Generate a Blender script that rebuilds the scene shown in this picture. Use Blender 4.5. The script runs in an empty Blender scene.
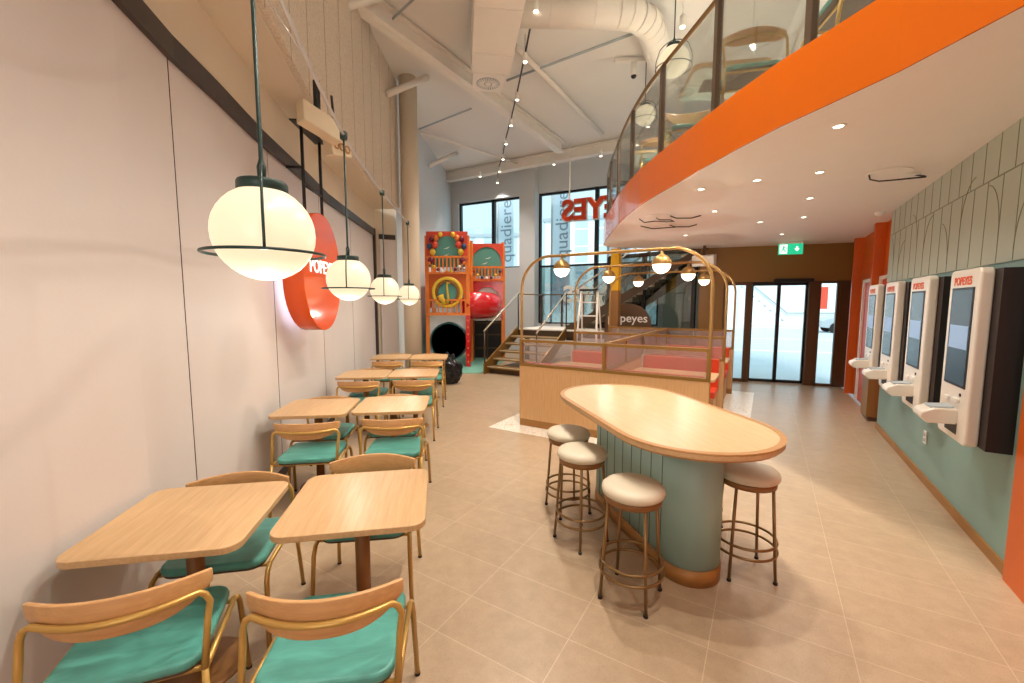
import bpy, bmesh, math, random
from math import sin, cos, pi, radians as R, hypot, atan2
from mathutils import Vector, Matrix
random.seed(7)
S = bpy.context.scene
COL = S.collection

# ------------------------------------------------------------------ camera, world, exposure
cam_d = bpy.data.cameras.new('camera'); cam = bpy.data.objects.new('camera', cam_d); COL.objects.link(cam)
cam.location = (0, 0, 1.68); cam.rotation_euler = (R(90 - 5.24), 0, 0)
cam_d.sensor_width = 36; cam_d.lens = 36 * 420 / 1024; cam_d.clip_start = .05; cam_d.clip_end = 300
S.camera = cam
W = bpy.data.worlds.new('overcast_sky'); S.world = W; W.use_nodes = True
wn = W.node_tree.nodes; wl = W.node_tree.links; wn.clear()
wo = wn.new('ShaderNodeOutputWorld'); wb = wn.new('ShaderNodeBackground')
wb.inputs['Color'].default_value = (.60, .87, 1.0, 1); wb.inputs['Strength'].default_value = 1.35
wl.new(wb.outputs[0], wo.inputs[0])
S.view_settings.view_transform = 'Standard'; S.view_settings.look = 'None'
S.view_settings.gamma = 1; S.view_settings.use_curve_mapping = False
S.view_settings.exposure = 0.08
WARM = (1.0, .92, .81)
NEUT = (1.0, .92, .84)

# ------------------------------------------------------------------ material helpers
def srgb(r, g, b):
    f = lambda c: (c / 255 / 12.92) if c / 255 <= .04045 else ((c / 255 + .055) / 1.055) ** 2.4
    return (f(r), f(g), f(b), 1)
class NT:
    def __init__(s, name):
        s.m = bpy.data.materials.new(name); s.m.use_nodes = True
        s.t = s.m.node_tree; s.n = s.t.nodes; s.b = s.n['Principled BSDF']; s.out = s.n['Material Output']
    def new(s, t, **kw):
        n = s.n.new(t)
        for k, v in kw.items(): setattr(n, k, v)
        return n
    def link(s, a, b): s.t.links.new(a, b)
    def coord(s, scale=(1, 1, 1), rot=(0, 0, 0), loc=(0, 0, 0)):
        tc = s.new('ShaderNodeTexCoord'); mp = s.new('ShaderNodeMapping')
        s.link(tc.outputs['Object'], mp.inputs[0])
        mp.inputs['Scale'].default_value = scale; mp.inputs['Rotation'].default_value = rot; mp.inputs['Location'].default_value = loc
        return mp.outputs[0]
def plain(name, c, rough=.5, metal=0, var=.06, vs=6, bump=0, bs=60, coat=0, spec=.5):
    k = NT(name); b = k.b
    no = k.new('ShaderNodeTexNoise'); no.inputs['Scale'].default_value = vs; no.inputs['Detail'].default_value = 4
    k.link(k.coord(), no.inputs['Vector'])
    mx = k.new('ShaderNodeMix', data_type='RGBA')
    k.link(no.outputs['Fac'], mx.inputs['Factor'])
    mx.inputs['A'].default_value = [min(1, x * (1 - var)) for x in c[:3]] + [1]
    mx.inputs['B'].default_value = [min(1, x * (1 + var)) for x in c[:3]] + [1]
    k.link(mx.outputs['Result'], b.inputs['Base Color'])
    b.inputs['Roughness'].default_value = rough; b.inputs['Metallic'].default_value = metal
    b.inputs['Coat Weight'].default_value = coat; b.inputs['Specular IOR Level'].default_value = spec
    if bump:
        n2 = k.new('ShaderNodeTexNoise'); n2.inputs['Scale'].default_value = bs
        k.link(k.coord(), n2.inputs['Vector'])
        bp = k.new('ShaderNodeBump'); bp.inputs['Strength'].default_value = bump; bp.inputs['Distance'].default_value = .01
        k.link(n2.outputs['Fac'], bp.inputs['Height']); k.link(bp.outputs[0], b.inputs['Normal'])
    return k.m
def wood(name, c1, c2, rough=.42, axis='X', scale=18):
    k = NT(name); sc = {'X': (.06, 1, 1), 'Y': (1, .06, 1), 'Z': (1, 1, .06)}[axis]
    no = k.new('ShaderNodeTexNoise'); no.inputs['Scale'].default_value = scale * 4; no.inputs['Detail'].default_value = 6
    no.inputs['Roughness'].default_value = .65
    k.link(k.coord(sc), no.inputs['Vector'])
    cr = k.new('ShaderNodeValToRGB'); cr.color_ramp.elements[0].position = .3; cr.color_ramp.elements[1].position = .7
    cr.color_ramp.elements[0].color = c1; cr.color_ramp.elements[1].color = c2
    k.link(no.outputs['Fac'], cr.inputs[0]); k.link(cr.outputs[0], k.b.inputs['Base Color'])
    k.b.inputs['Roughness'].default_value = rough
    return k.m
def emit(name, c, s):
    k = NT(name); k.b.inputs['Base Color'].default_value = c
    k.b.inputs['Emission Color'].default_value = c; k.b.inputs['Emission Strength'].default_value = s
    return k.m
def glass(name, tint=(1, 1, 1, 1), refl=.06, rough=0.0):
    k = NT(name); k.n.remove(k.b)
    tr = k.new('ShaderNodeBsdfTransparent'); tr.inputs[0].default_value = tint
    gl = k.new('ShaderNodeBsdfGlossy'); gl.inputs['Roughness'].default_value = rough
    lw = k.new('ShaderNodeLayerWeight'); lw.inputs[0].default_value = .18
    ml = k.new('ShaderNodeMath', operation='MULTIPLY_ADD'); ml.inputs[1].default_value = .5; ml.inputs[2].default_value = refl
    mx = k.new('ShaderNodeMixShader')
    k.link(lw.outputs['Fresnel'], ml.inputs[0]); k.link(ml.outputs[0], mx.inputs[0])
    k.link(tr.outputs[0], mx.inputs[1]); k.link(gl.outputs[0], mx.inputs[2]); k.link(mx.outputs[0], k.out.inputs[0])
    return k.m
M = {}
def tile_floor():
    k = NT('floor_tile'); v = k.coord()
    br = k.new('ShaderNodeTexBrick'); br.offset = 0; br.squash = 1
    br.inputs['Scale'].default_value = 1; br.inputs['Brick Width'].default_value = .604; br.inputs['Row Height'].default_value = .302
    br.inputs['Mortar Size'].default_value = .0022; br.inputs['Mortar Smooth'].default_value = .3; br.inputs['Bias'].default_value = 0
    br.inputs['Color1'].default_value = srgb(178, 154, 126); br.inputs['Color2'].default_value = srgb(183, 159, 131)
    br.inputs['Mortar'].default_value = srgb(204, 183, 154); k.link(v, br.inputs['Vector'])
    n1 = k.new('ShaderNodeTexNoise'); n1.inputs['Scale'].default_value = 9; n1.inputs['Detail'].default_value = 8; n1.inputs['Roughness'].default_value = .7
    k.link(v, n1.inputs['Vector'])
    n2 = k.new('ShaderNodeTexNoise'); n2.inputs['Scale'].default_value = 140; n2.inputs['Detail'].default_value = 2; k.link(v, n2.inputs['Vector'])
    r1 = k.new('ShaderNodeValToRGB'); r1.color_ramp.elements[0].position = .3; r1.color_ramp.elements[1].position = .7
    r1.color_ramp.elements[0].color = (.86, .85, .84, 1); r1.color_ramp.elements[1].color = (1.05, 1.05, 1.05, 1); k.link(n1.outputs['Fac'], r1.inputs[0])
    r2 = k.new('ShaderNodeValToRGB'); r2.color_ramp.elements[0].position = .3; r2.color_ramp.elements[1].position = .42
    r2.color_ramp.elements[0].color = (.80, .78, .75, 1); r2.color_ramp.elements[1].color = (1, 1, 1, 1); k.link(n2.outputs['Fac'], r2.inputs[0])
    a = k.new('ShaderNodeMix', data_type='RGBA', blend_type='MULTIPLY'); a.inputs['Factor'].default_value = 1
    k.link(br.outputs['Color'], a.inputs['A']); k.link(r1.outputs[0], a.inputs['B'])
    c = k.new('ShaderNodeMix', data_type='RGBA', blend_type='MULTIPLY'); c.inputs['Factor'].default_value = 1
    k.link(a.outputs['Result'], c.inputs['A']); k.link(r2.outputs[0], c.inputs['B'])
    k.link(c.outputs['Result'], k.b.inputs['Base Color']); k.b.inputs['Roughness'].default_value = .34
    return k.m
def mosaic():
    k = NT('white_mosaic'); v = k.coord()
    vo = k.new('ShaderNodeTexVoronoi', feature='DISTANCE_TO_EDGE'); vo.inputs['Scale'].default_value = 22; k.link(v, vo.inputs['Vector'])
    cr = k.new('ShaderNodeValToRGB'); cr.color_ramp.elements[0].position = .02; cr.color_ramp.elements[1].position = .07
    cr.color_ramp.elements[0].color = srgb(205, 185, 155); cr.color_ramp.elements[1].color = srgb(240, 232, 218)
    k.link(vo.outputs['Distance'], cr.inputs[0]); k.link(cr.outputs[0], k.b.inputs['Base Color']); k.b.inputs['Roughness'].default_value = .35
    return k.m
def acoustic():
    k = NT('wood_wool_panel'); v = k.coord((1, 1, 1))
    n1 = k.new('ShaderNodeTexNoise'); n1.inputs['Scale'].default_value = 45; n1.inputs['Detail'].default_value = 6; n1.inputs['Roughness'].default_value = .8
    k.link(v, n1.inputs['Vector'])
    cr = k.new('ShaderNodeValToRGB'); cr.color_ramp.elements[0].position = .32; cr.color_ramp.elements[1].position = .62
    cr.color_ramp.elements[0].color = srgb(194, 176, 154); cr.color_ramp.elements[1].color = srgb(232, 220, 203)
    k.link(n1.outputs['Fac'], cr.inputs[0]); k.link(cr.outputs[0], k.b.inputs['Base Color']); k.b.inputs['Roughness'].default_value = .9
    bp = k.new('ShaderNodeBump'); bp.inputs['Strength'].default_value = .5; bp.inputs['Distance'].default_value = .01
    k.link(n1.outputs['Fac'], bp.inputs['Height']); k.link(bp.outputs[0], k.b.inputs['Normal'])
    return k.m
def ribbed(name, c, pitch=.03):
    k = NT(name); tc = k.new('ShaderNodeTexCoord'); sp = k.new('ShaderNodeSeparateXYZ'); k.link(tc.outputs['Object'], sp.inputs[0])
    m1 = k.new('ShaderNodeMath', operation='MULTIPLY'); m1.inputs[1].default_value = 1 / pitch; k.link(sp.outputs['X'], m1.inputs[0])
    m2 = k.new('ShaderNodeMath', operation='FRACT'); k.link(m1.outputs[0], m2.inputs[0])
    bp = k.new('ShaderNodeBump'); bp.inputs['Strength'].default_value = .6; bp.inputs['Distance'].default_value = .01
    k.link(m2.outputs[0], bp.inputs['Height']); k.link(bp.outputs[0], k.b.inputs['Normal'])
    k.b.inputs['Base Color'].default_value = c; k.b.inputs['Roughness'].default_value = .6
    return k.m
def wipe_mat():
    k = NT('teal_seat_vinyl'); c = srgb(86, 160, 148)
    n = k.new('ShaderNodeTexNoise'); n.inputs['Scale'].default_value = 5; n.inputs['Detail'].default_value = 3; n.inputs['Distortion'].default_value = 1.5
    k.link(k.coord((1, 2.5, 1)), n.inputs['Vector'])
    cr = k.new('ShaderNodeValToRGB'); cr.color_ramp.elements[0].position = .35; cr.color_ramp.elements[1].position = .65
    cr.color_ramp.elements[0].color = [x * .86 for x in c[:3]] + [1]; cr.color_ramp.elements[1].color = [x * 1.1 for x in c[:3]] + [1]
    k.link(n.outputs['Fac'], cr.inputs[0]); k.link(cr.outputs[0], k.b.inputs['Base Color']); k.b.inputs['Roughness'].default_value = .42
    return k.m
def shade_mat():
    k = NT('opal_glass'); c = (1.0, .82, .53, 1)
    k.b.inputs['Base Color'].default_value = (.4, .36, .3, 1); k.b.inputs['Roughness'].default_value = .3
    k.b.inputs['Emission Color'].default_value = c; k.b.inputs['Emission Strength'].default_value = .82
    return k.m
M['tile'] = tile_floor(); M['mosaic'] = mosaic(); M['acoustic'] = acoustic(); M['teal'] = wipe_mat(); M['opal'] = shade_mat()
M['plaster'] = plain('left_wall_plaster', srgb(212, 203, 198), .5, var=.035, vs=1.6, bump=.05)
M['beige'] = plain('beige_plaster', srgb(220, 206, 184), .7, var=.03, vs=2)
M['white'] = plain('white_paint', srgb(226, 222, 214), .7, var=.02)
M['ceil'] = plain('ceiling_paint', srgb(234, 231, 225), .85, var=.03, vs=1.2)
M['soffit'] = plain('soffit_plaster', srgb(240, 234, 228), .6, var=.02)
M['coolwall'] = plain('pale_grey_plaster', srgb(212, 216, 218), .7, var=.03, vs=1.5)
M['steel'] = plain('white_painted_steel', srgb(238, 232, 222), .45, var=.02)
M['darktrim'] = plain('dark_brown_metal', srgb(62, 52, 48), .4, .3)
M['black'] = plain('black_metal', srgb(18, 18, 18), .4)
M['blackbox'] = plain('black_laminate', srgb(26, 14, 14), .5)
M['rubber'] = plain('black_rubber', srgb(25, 22, 20), .7)
M['green'] = plain('dark_green_metal', srgb(38, 62, 58), .4, .2)
M['gold'] = plain('gold_painted_tube', srgb(196, 156, 84), .33, .45, var=.03)
M['bronze'] = plain('bronze_tube', srgb(140, 110, 70), .3, .6, var=.03)
M['brass'] = plain('brushed_brass', srgb(176, 140, 84), .35, .6, var=.05)
M['frame_gold'] = plain('gold_brown_frame', srgb(150, 112, 52), .4, .4)
M['oak'] = wood('oak_veneer_top', srgb(190, 150, 104), srgb(208, 170, 124), .34, 'Y', 16)
M['oak_side'] = wood('oak_veneer_panel', srgb(198, 154, 104), srgb(216, 174, 124), .5, 'Z', 16)
M['oak_edge'] = wood('oak_edge', srgb(168, 118, 66), srgb(186, 136, 80), .4, 'X', 12)
M['ply'] = wood('bent_plywood', srgb(192, 142, 90), srgb(212, 164, 110), .4, 'X', 14)
M['post'] = plain('brown_gold_post', srgb(140, 96, 50), .45, .1)
M['kick'] = plain('ochre_kickboard', srgb(160, 112, 54), .45)
M['sage'] = plain('sage_paint', srgb(150, 184, 176), .45, var=.03, vs=3)
M['tealwall'] = plain('teal_wall_paint', srgb(132, 166, 160), .5, var=.03, vs=2)
M['groove'] = plain('shadow_gap', srgb(88, 98, 90), .8)
M['seam'] = plain('panel_joint', srgb(160, 142, 122), .9)
M['greypanel'] = plain('grey_green_panel', srgb(176, 184, 170), .6, var=.03)
M['greygroove'] = plain('panel_groove', srgb(132, 132, 112), .8)
M['cream'] = plain('cream_vinyl', srgb(214, 202, 178), .45, var=.03)
M['orange'] = plain('orange_paint', srgb(206, 92, 8), .38, var=.02)
M['orangegloss'] = plain('orange_gloss', srgb(222, 84, 24), .16, var=.01)
M['orangered'] = plain('orange_red_paint', srgb(212, 66, 26), .4)
M['redvinyl'] = plain('orange_red_vinyl', srgb(218, 66, 26), .4, var=.04)
M['fascia'] = plain('orange_fascia', srgb(200, 94, 2), .22, var=.01, coat=.3)
M['brownwall'] = plain('olive_brown_panel', srgb(140, 102, 48), .45, var=.04, vs=2)
M['darkbrown'] = plain('dark_brown_frame', srgb(88, 60, 34), .45)
M['kioskw'] = plain('kiosk_white', srgb(232, 224, 212), .3, var=.01)
M['screen'] = plain('screen_glass', srgb(30, 36, 46), .14, var=.3, vs=9, spec=.22)
M['screenlit'] = emit('lit_screen_panel', srgb(140, 170, 205), .3)
M['txtorange'] = plain('orange_print', srgb(226, 96, 50), .5)
M['txtwhite'] = emit('white_lit_letters', srgb(255, 250, 245), .9)
M['txtgrey'] = plain('grey_print', srgb(170, 180, 186), .6)
M['glass'] = glass('clear_glass', (.97, .99, .98, 1), .04)
M['railglass'] = glass('railing_glass', (.95, .98, .97, 1), .06)
M['tinted'] = glass('tinted_glass', (.60, .66, .66, 1), .12)
M['reeded'] = glass('reeded_pink_glass', (.90, .84, .84, 1), .22, .35)
M['glow'] = emit('warm_lamp_face', (1, .86, .66, 1), 9)
M['halfglow'] = emit('half_globe_glass', (1, .88, .68, 1), 2.4)
M['halo'] = emit('sign_backlight', (.86, .84, 1, 1), 1.3)
M['exitg'] = emit('exit_green', srgb(30, 190, 140), .9)
M['exitw'] = emit('exit_white', (1, 1, 1, 1), 1.0)
M['bag'] = plain('black_bin_liner', srgb(22, 24, 28), .22, var=.2)
M['stair'] = plain('dark_stair_steel', srgb(78, 60, 42), .45, .2)
M['tread'] = plain('stair_tread', srgb(196, 184, 160), .6)
M['chrome'] = plain('satin_rail', srgb(214, 206, 190), .25, .5)
M['alu'] = plain('aluminium', srgb(205, 200, 195), .35, .5)
M['red'] = plain('red_plastic', srgb(205, 26, 34), .18, var=.02, coat=.5)
M['playorange'] = plain('play_orange', srgb(236, 132, 50), .45)
M['playred'] = plain('play_red', srgb(222, 78, 52), .5)
M['skyteal'] = plain('play_teal', srgb(92, 160, 148), .5)
M['tubeteal'] = plain('dark_teal_tube', srgb(22, 74, 78), .35)
M['yellow'] = plain('yellow_plastic', srgb(238, 196, 60), .45)
M['maroon'] = plain('maroon_plastic', srgb(120, 26, 50), .45)
M['navy'] = plain('blue_plastic', srgb(44, 78, 112), .45)
M['mat'] = plain('teal_mat', srgb(124, 180, 160), .8)
M['lityellow'] = plain('lit_yellow_tone', srgb(214, 160, 20), .4)  # lit tone of the column top, kept as colour
M['outside'] = plain('asphalt', srgb(214, 220, 224), .85, var=.08, vs=1.5)
M['building'] = plain('building_render', srgb(240, 242, 243), .9)
M['bwin'] = plain('building_window', srgb(186, 202, 210), .4)
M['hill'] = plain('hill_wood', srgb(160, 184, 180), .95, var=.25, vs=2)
M['banner'] = plain('banner_cloth', srgb(236, 242, 246), .8)
def cloth(name, c):
    k = NT(name); k.n.remove(k.b); d = k.new('ShaderNodeBsdfDiffuse'); t = k.new('ShaderNodeBsdfTranslucent'); mx = k.new('ShaderNodeMixShader')
    d.inputs[0].default_value = c; t.inputs[0].default_value = c; mx.inputs[0].default_value = .6
    k.link(d.outputs[0], mx.inputs[1]); k.link(t.outputs[0], mx.inputs[2]); k.link(mx.outputs[0], k.out.inputs[0]); return k.m
M['banner'] = cloth('banner_cloth_thin', srgb(240, 246, 250))
M['bannertxt'] = plain('banner_print', srgb(150, 168, 180), .8)
M['carpaint'] = plain('car_paint', srgb(176, 186, 192), .3)
M['dark'] = plain('near_black_plastic', srgb(30, 28, 28), .5)
M['undertop'] = plain('grey_underside', srgb(190, 190, 176), .6)
M['underseat'] = plain('dark_seat_base', srgb(86, 72, 58), .7)
M['plastic'] = plain('white_plastic', srgb(240, 236, 228), .4)
M['beigebox'] = plain('beige_casing', srgb(214, 196, 164), .5)
M['saxo'] = M['yellow']

# ------------------------------------------------------------------ mesh builder
class MB:
    def __init__(s): s.v = []; s.f = []; s.mi = []; s.sm = []; s.cur = 0; s.smooth = False
    def mat(s, i): s.cur = i; return s
    def _f(s, f, sm=None):
        s.f.append(f); s.mi.append(s.cur); s.sm.append(s.smooth if sm is None else sm)
    def box(s, c, d, rz=0, rx=0, ry=0):
        x, y, z = [a / 2 for a in d]; n = len(s.v); m = Matrix.Rotation(rz, 3, 'Z') @ Matrix.Rotation(ry, 3, 'Y') @ Matrix.Rotation(rx, 3, 'X')
        for a, b, e in ((-x, -y, -z), (x, -y, -z), (x, y, -z), (-x, y, -z), (-x, -y, z), (x, -y, z), (x, y, z), (-x, y, z)):
            p = m @ Vector((a, b, e)); s.v.append((p.x + c[0], p.y + c[1], p.z + c[2]))
        for f in ((0, 3, 2, 1), (4, 5, 6, 7), (0, 1, 5, 4), (1, 2, 6, 5), (2, 3, 7, 6), (3, 0, 4, 7)): s._f([n + i for i in f], False)
        return s
    def b6(s, x0, x1, y0, y1, z0, z1): return s.box(((x0 + x1) / 2, (y0 + y1) / 2, (z0 + z1) / 2), (abs(x1 - x0), abs(y1 - y0), abs(z1 - z0)))
    def tube(s, pts, r, n=10, closed=False, caps=True):
        P = [Vector(p) for p in pts]; L = len(P); base = len(s.v)
        rr = r if isinstance(r, (list, tuple)) else [r] * L
        up = None
        for i in range(L):
            if closed: t = (P[(i + 1) % L] - P[i - 1]).normalized()
            else: t = (P[min(i + 1, L - 1)] - P[max(i - 1, 0)]).normalized()
            if up is None:
                up = Vector((0, 0, 1)) if abs(t.z) < .9 else Vector((1, 0, 0))
            a = (up - t * up.dot(t))
            if a.length < 1e-5: a = t.orthogonal()
            a.normalize(); b = t.cross(a); up = a
            for k in range(n):
                q = 2 * pi * k / n; s.v.append(tuple(P[i] + (a * cos(q) + b * sin(q)) * rr[i]))
        for i in range(L if closed else L - 1):
            j = (i + 1) % L
            for k in range(n):
                k2 = (k + 1) % n; s._f([base + i * n + k, base + j * n + k, base + j * n + k2, base + i * n + k2][::-1], True)
        if caps and not closed:
            s._f([base + k for k in range(n)], False); s._f([base + (L - 1) * n + k for k in range(n)][::-1], False)
        return s
    def ring(s, c, R_, r, n=32, m=8, axis='Z'):
        pts = []
        for i in range(n):
            a = 2 * pi * i / n
            p = {'Z': (cos(a) * R_, sin(a) * R_, 0), 'Y': (cos(a) * R_, 0, sin(a) * R_), 'X': (0, cos(a) * R_, sin(a) * R_)}[axis]
            pts.append((c[0] + p[0], c[1] + p[1], c[2] + p[2]))
        return s.tube(pts, r, m, closed=True)
    def lathe(s, prof, n=24, c=(0, 0, 0), m=None, smooth=True):
        base = len(s.v); m = m or Matrix.Identity(3)
        for r, z in prof:
            for k in range(n):
                q = 2 * pi * k / n; p = m @ Vector((r * cos(q), r * sin(q), z)); s.v.append((p.x + c[0], p.y + c[1], p.z + c[2]))
        for i in range(len(prof) - 1):
            for k in range(n):
                k2 = (k + 1) % n; s._f([base + i * n + k, base + i * n + k2, base + (i + 1) * n + k2, base + (i + 1) * n + k], smooth)
        if prof[0][0] > 1e-4: s._f([base + k for k in range(n)][::-1], False)
        if prof[-1][0] > 1e-4: s._f([base + (len(prof) - 1) * n + k for k in range(n)], False)
        return s
    def cyl(s, c, r, z0, z1, n=24): return s.lathe([(r, z0), (r, z1)], n, c)
    def sphere(s, c, r, n=24, a0=-90, a1=90, k=12, sc=1):
        return s.lathe([(max(1e-5, r * cos(R(a0 + (a1 - a0) * i / k))), r * sc * sin(R(a0 + (a1 - a0) * i / k))) for i in range(k + 1)], n, c)
    def prism(s, poly, z0, z1, m=None, smooth=False):
        n = len(s.v); L = len(poly); f = (lambda p: tuple(m @ Vector(p))) if m else (lambda p: p)
        for x, y in poly: s.v.append(f((x, y, z0)))
        for x, y in poly: s.v.append(f((x, y, z1)))
        s._f(list(range(n, n + L))[::-1], False); s._f(list(range(n + L, n + 2 * L)), False)
        for i in range(L):
            j = (i + 1) % L; s._f([n + i, n + j, n + L + j, n + L + i], smooth)
        return s
    def ribbon(s, pl, z0, z1, t):
        """vertical wall along a plan polyline, thickness t to the left of its direction"""
        off = offset(pl, t); n = len(s.v); L = len(pl)
        for (x, y), (a, b) in zip(pl, off):
            s.v += [(x, y, z0), (x, y, z1), (a, b, z1), (a, b, z0)]
        for i in range(L - 1):
            p = n + 4 * i; q = p + 4
            for k in range(4): s._f([p + k, q + k, q + (k + 1) % 4, p + (k + 1) % 4], False)
        s._f([n, n + 1, n + 2, n + 3], False); e = n + 4 * (L - 1); s._f([e + 3, e + 2, e + 1, e], False)
        return s
    def build(s, name, mats, parent=None, bevel=0, loc=None, rz=0, seg=2):
        me = bpy.data.meshes.new(name); me.from_pydata(s.v, [], s.f)
        if not isinstance(mats, (list, tuple)): mats = [mats]
        for m in mats: me.materials.append(m)
        for p, i, q in zip(me.polygons, s.mi, s.sm): p.material_index = i; p.use_smooth = q
        bm = bmesh.new(); bm.from_mesh(me); bmesh.ops.recalc_face_normals(bm, faces=bm.faces); bm.to_mesh(me); bm.free()
        o = bpy.data.objects.new(name, me); COL.objects.link(o)
        if parent: o.parent = parent
        if loc: o.location = loc
        o.rotation_euler.z = rz
        if bevel:
            b = o.modifiers.new('bevel', 'BEVEL'); b.width = bevel; b.segments = seg; b.limit_method = 'ANGLE'; b.angle_limit = R(50)
        return o
def offset(pl, t):
    out = []
    for i, p in enumerate(pl):
        a = pl[max(0, i - 1)]; b = pl[min(len(pl) - 1, i + 1)]
        d = Vector((b[0] - a[0], b[1] - a[1])).normalized(); out.append((p[0] - d.y * t, p[1] + d.x * t))
    return out
def rrect(w, d, r, n=6):
    out = []
    for cx, cy, a0 in ((w / 2 - r, d / 2 - r, 0), (-w / 2 + r, d / 2 - r, 90), (-w / 2 + r, -d / 2 + r, 180), (w / 2 - r, -d / 2 + r, 270)):
        for i in range(n + 1): a = R(a0 + 90 * i / n); out.append((cx + r * cos(a), cy + r * sin(a)))
    return out
def capsule(L, r, n=24):
    out = []
    for cy, a0 in ((L / 2, 0), (-L / 2, 180)):
        for i in range(n + 1): a = R(a0 + 180 * i / n); out.append((r * cos(a), cy + r * sin(a)))
    return out
def empty(name, loc=(0, 0, 0), rz=0):
    o = bpy.data.objects.new(name, None); COL.objects.link(o); o.location = loc; o.rotation_euler.z = rz; o.empty_display_size = .1
    return o
def tag(o, label, cat, group=None):
    o['label'] = label; o['category'] = cat
    if group: o['group'] = group
    return o
def struct(o, label=None, cat=None):
    o['kind'] = 'structure'
    if label: o['label'] = label
    if cat: o['category'] = cat
    return o
def dup(root, loc, rz, label, group=None):
    r = root.copy(); COL.objects.link(r); r.location = loc; r.rotation_euler.z = rz; r['label'] = label
    if group: r['group'] = group
    for ch in list(root.children):
        c = ch.copy(); COL.objects.link(c); c.parent = r
        for g in list(ch.children):
            d = g.copy(); COL.objects.link(d); d.parent = c
    return r
def text_obj(name, body, size, m, parent=None, ext=.002, mirror=False, bold=.0):
    cu = bpy.data.curves.new(name, 'FONT'); cu.body = body; cu.size = size; cu.extrude = ext; cu.offset = bold
    cu.align_x = 'CENTER'; cu.align_y = 'CENTER'; cu.resolution_u = 3
    t = bpy.data.objects.new('tmp', cu); COL.objects.link(t)
    dg = bpy.context.evaluated_depsgraph_get(); me = bpy.data.meshes.new_from_object(t.evaluated_get(dg))
    bpy.data.objects.remove(t); bpy.data.curves.remove(cu)
    me.name = name
    if mirror:
        for v in me.vertices: v.co.x *= -1
        me.flip_normals()
    me.materials.clear(); me.materials.append(m)
    o = bpy.data.objects.new(name, me); COL.objects.link(o)
    if parent: o.parent = parent
    return o
def lamp(name, kind, loc, power, color, parent=None, size=.1, spot=None, rot=None, blend=.5):
    d = bpy.data.lights.new(name, kind); d.energy = power; d.color = color
    if kind == 'AREA': d.size = size
    else: d.shadow_soft_size = size
    if kind == 'SPOT': d.spot_size = R(spot or 90); d.spot_blend = blend
    o = bpy.data.objects.new(name, d); COL.objects.link(o); o.location = loc
    if parent: o.parent = parent
    if rot: o.rotation_euler = rot
    return o
front_fill = lamp('added_front_fill', 'AREA', (.0, -2.9, 2.9), 230, (1.0, .97, .93), None, 4.6, rot=(R(120), 0, R(0)))  # added unseen area lamp behind the camera, fills the room from the front
sun_d = bpy.data.lights.new('added_outdoor_sun', 'SUN'); sun_d.energy = 2.6; sun_d.angle = R(25); sun_d.color = (1, .98, .95)  # sun lamp added to brighten the street under the overcast sky
sun = bpy.data.objects.new('added_outdoor_sun', sun_d); COL.objects.link(sun); sun.rotation_euler = (R(48), 0, R(-20))
AX = R(31.2)                     # direction of the tiles' short side, from +Y towards +X
Ad = Vector((sin(AX), cos(AX))); Bd = Vector((cos(AX), -sin(AX)))
def loc_of(o, rz, u, v):         # frame point -> world plan
    return (o[0] + cos(rz) * u - sin(rz) * v, o[1] + sin(rz) * u + cos(rz) * v)

# ------------------------------------------------------------------ floor, ceiling, walls
WL = [(-1.20, -3.0), (-1.45, -.6), (-1.55, .3), (-1.67, 1.0), (-1.745, 1.5), (-1.834, 2.055), (-1.955, 2.517), (-2.043, 3.006), (-2.215, 3.826), (-2.405, 5.026), (-2.582, 5.995), (-2.72, 7.4), (-2.858, 8.85)]
WL2 = [(-2.44, 9.05), (-2.43, 11.16), (-2.18, 15.5)]
BK = [(-2.18, 15.5), (.49, 14.16), (3.0, 12.9), (7.6, 10.6)]
foot = [(-1.3, -3.1), (-1.6, .3), (-1.92, 2.0), (-2.3, 3.8), (-2.7, 6.0), (-2.95, 8.95), (-2.95, 9.1), (-2.5, 9.1), (-2.3, 15.6), (3.0, 13.0), (4.0, 9.35), (6.75, 8.55), (5.2, 5.9), (3.2, 2.5), (1.0, -1.0), (.2, -3.1)]
fo = (-.233, 2.275); frz = -AX
def to_local(p, o, rz): dx, dy = p[0] - o[0], p[1] - o[1]; return (dx * cos(rz) + dy * sin(rz), -dx * sin(rz) + dy * cos(rz))
fl = MB().prism([to_local(p, fo, frz) for p in foot], -.12, 0).build('floor', M['tile'], loc=(fo[0], fo[1], 0), rz=frz); struct(fl)
ground = MB().b6(-40, 60, -12, 80, -.4, -.16).build('street', M['outside']); struct(ground, 'pale wet street seen through the glass doors', 'street')
cl = MB().prism([(-3.2, -3.1), (-3.2, 9.2), (-2.6, 9.3), (-2.4, 15.7), (4.5, 12.4), (4.7, 9.55), (7.5, 8.6), (5.8, 5.8), (4.2, 2.8), (1.6, -3.1)], 6.1, 6.3).build('ceiling', M['ceil']); struct(cl)
wl_ = MB().ribbon(WL, 0, 3.75, .12).build('wall_left', M['plaster']); struct(wl_)
# black/brown trim and beige band above it
struct(MB().ribbon(WL, 3.06, 3.19, -.035).build('trim_1', M['darktrim']))
def wl_at(ratio):               # plan point of the wall on a bearing from the room's entrance
    for (a, b), (c, d) in zip(WL[2:], WL[3:]):
        f1, f2 = a - ratio * b, c - ratio * d
        if f1 * f2 <= 0: t = f1 / (f1 - f2); return (a + t * (c - a), b + t * (d - b)), atan2(d - b, c - a)
band = MB().ribbon(WL, 3.19, 3.72, -.012).build('trim_2', M['beige']); struct(band)
n = 3
for rr_ in (-.777, -.563, -.449, -.378):
    (x, y), a = wl_at(rr_)
    struct(MB().box((x, y, 1.53), (.004, .006, 3.06), a).build('trim_%d' % n, M['darktrim'])); n += 1
(x, y), a = wl_at(-.3245)
struct(MB().box((x + .02, y, 1.6), (.09, .05, 3.2), a).build('trim_%d' % n, M['darktrim'])); n += 1
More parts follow.
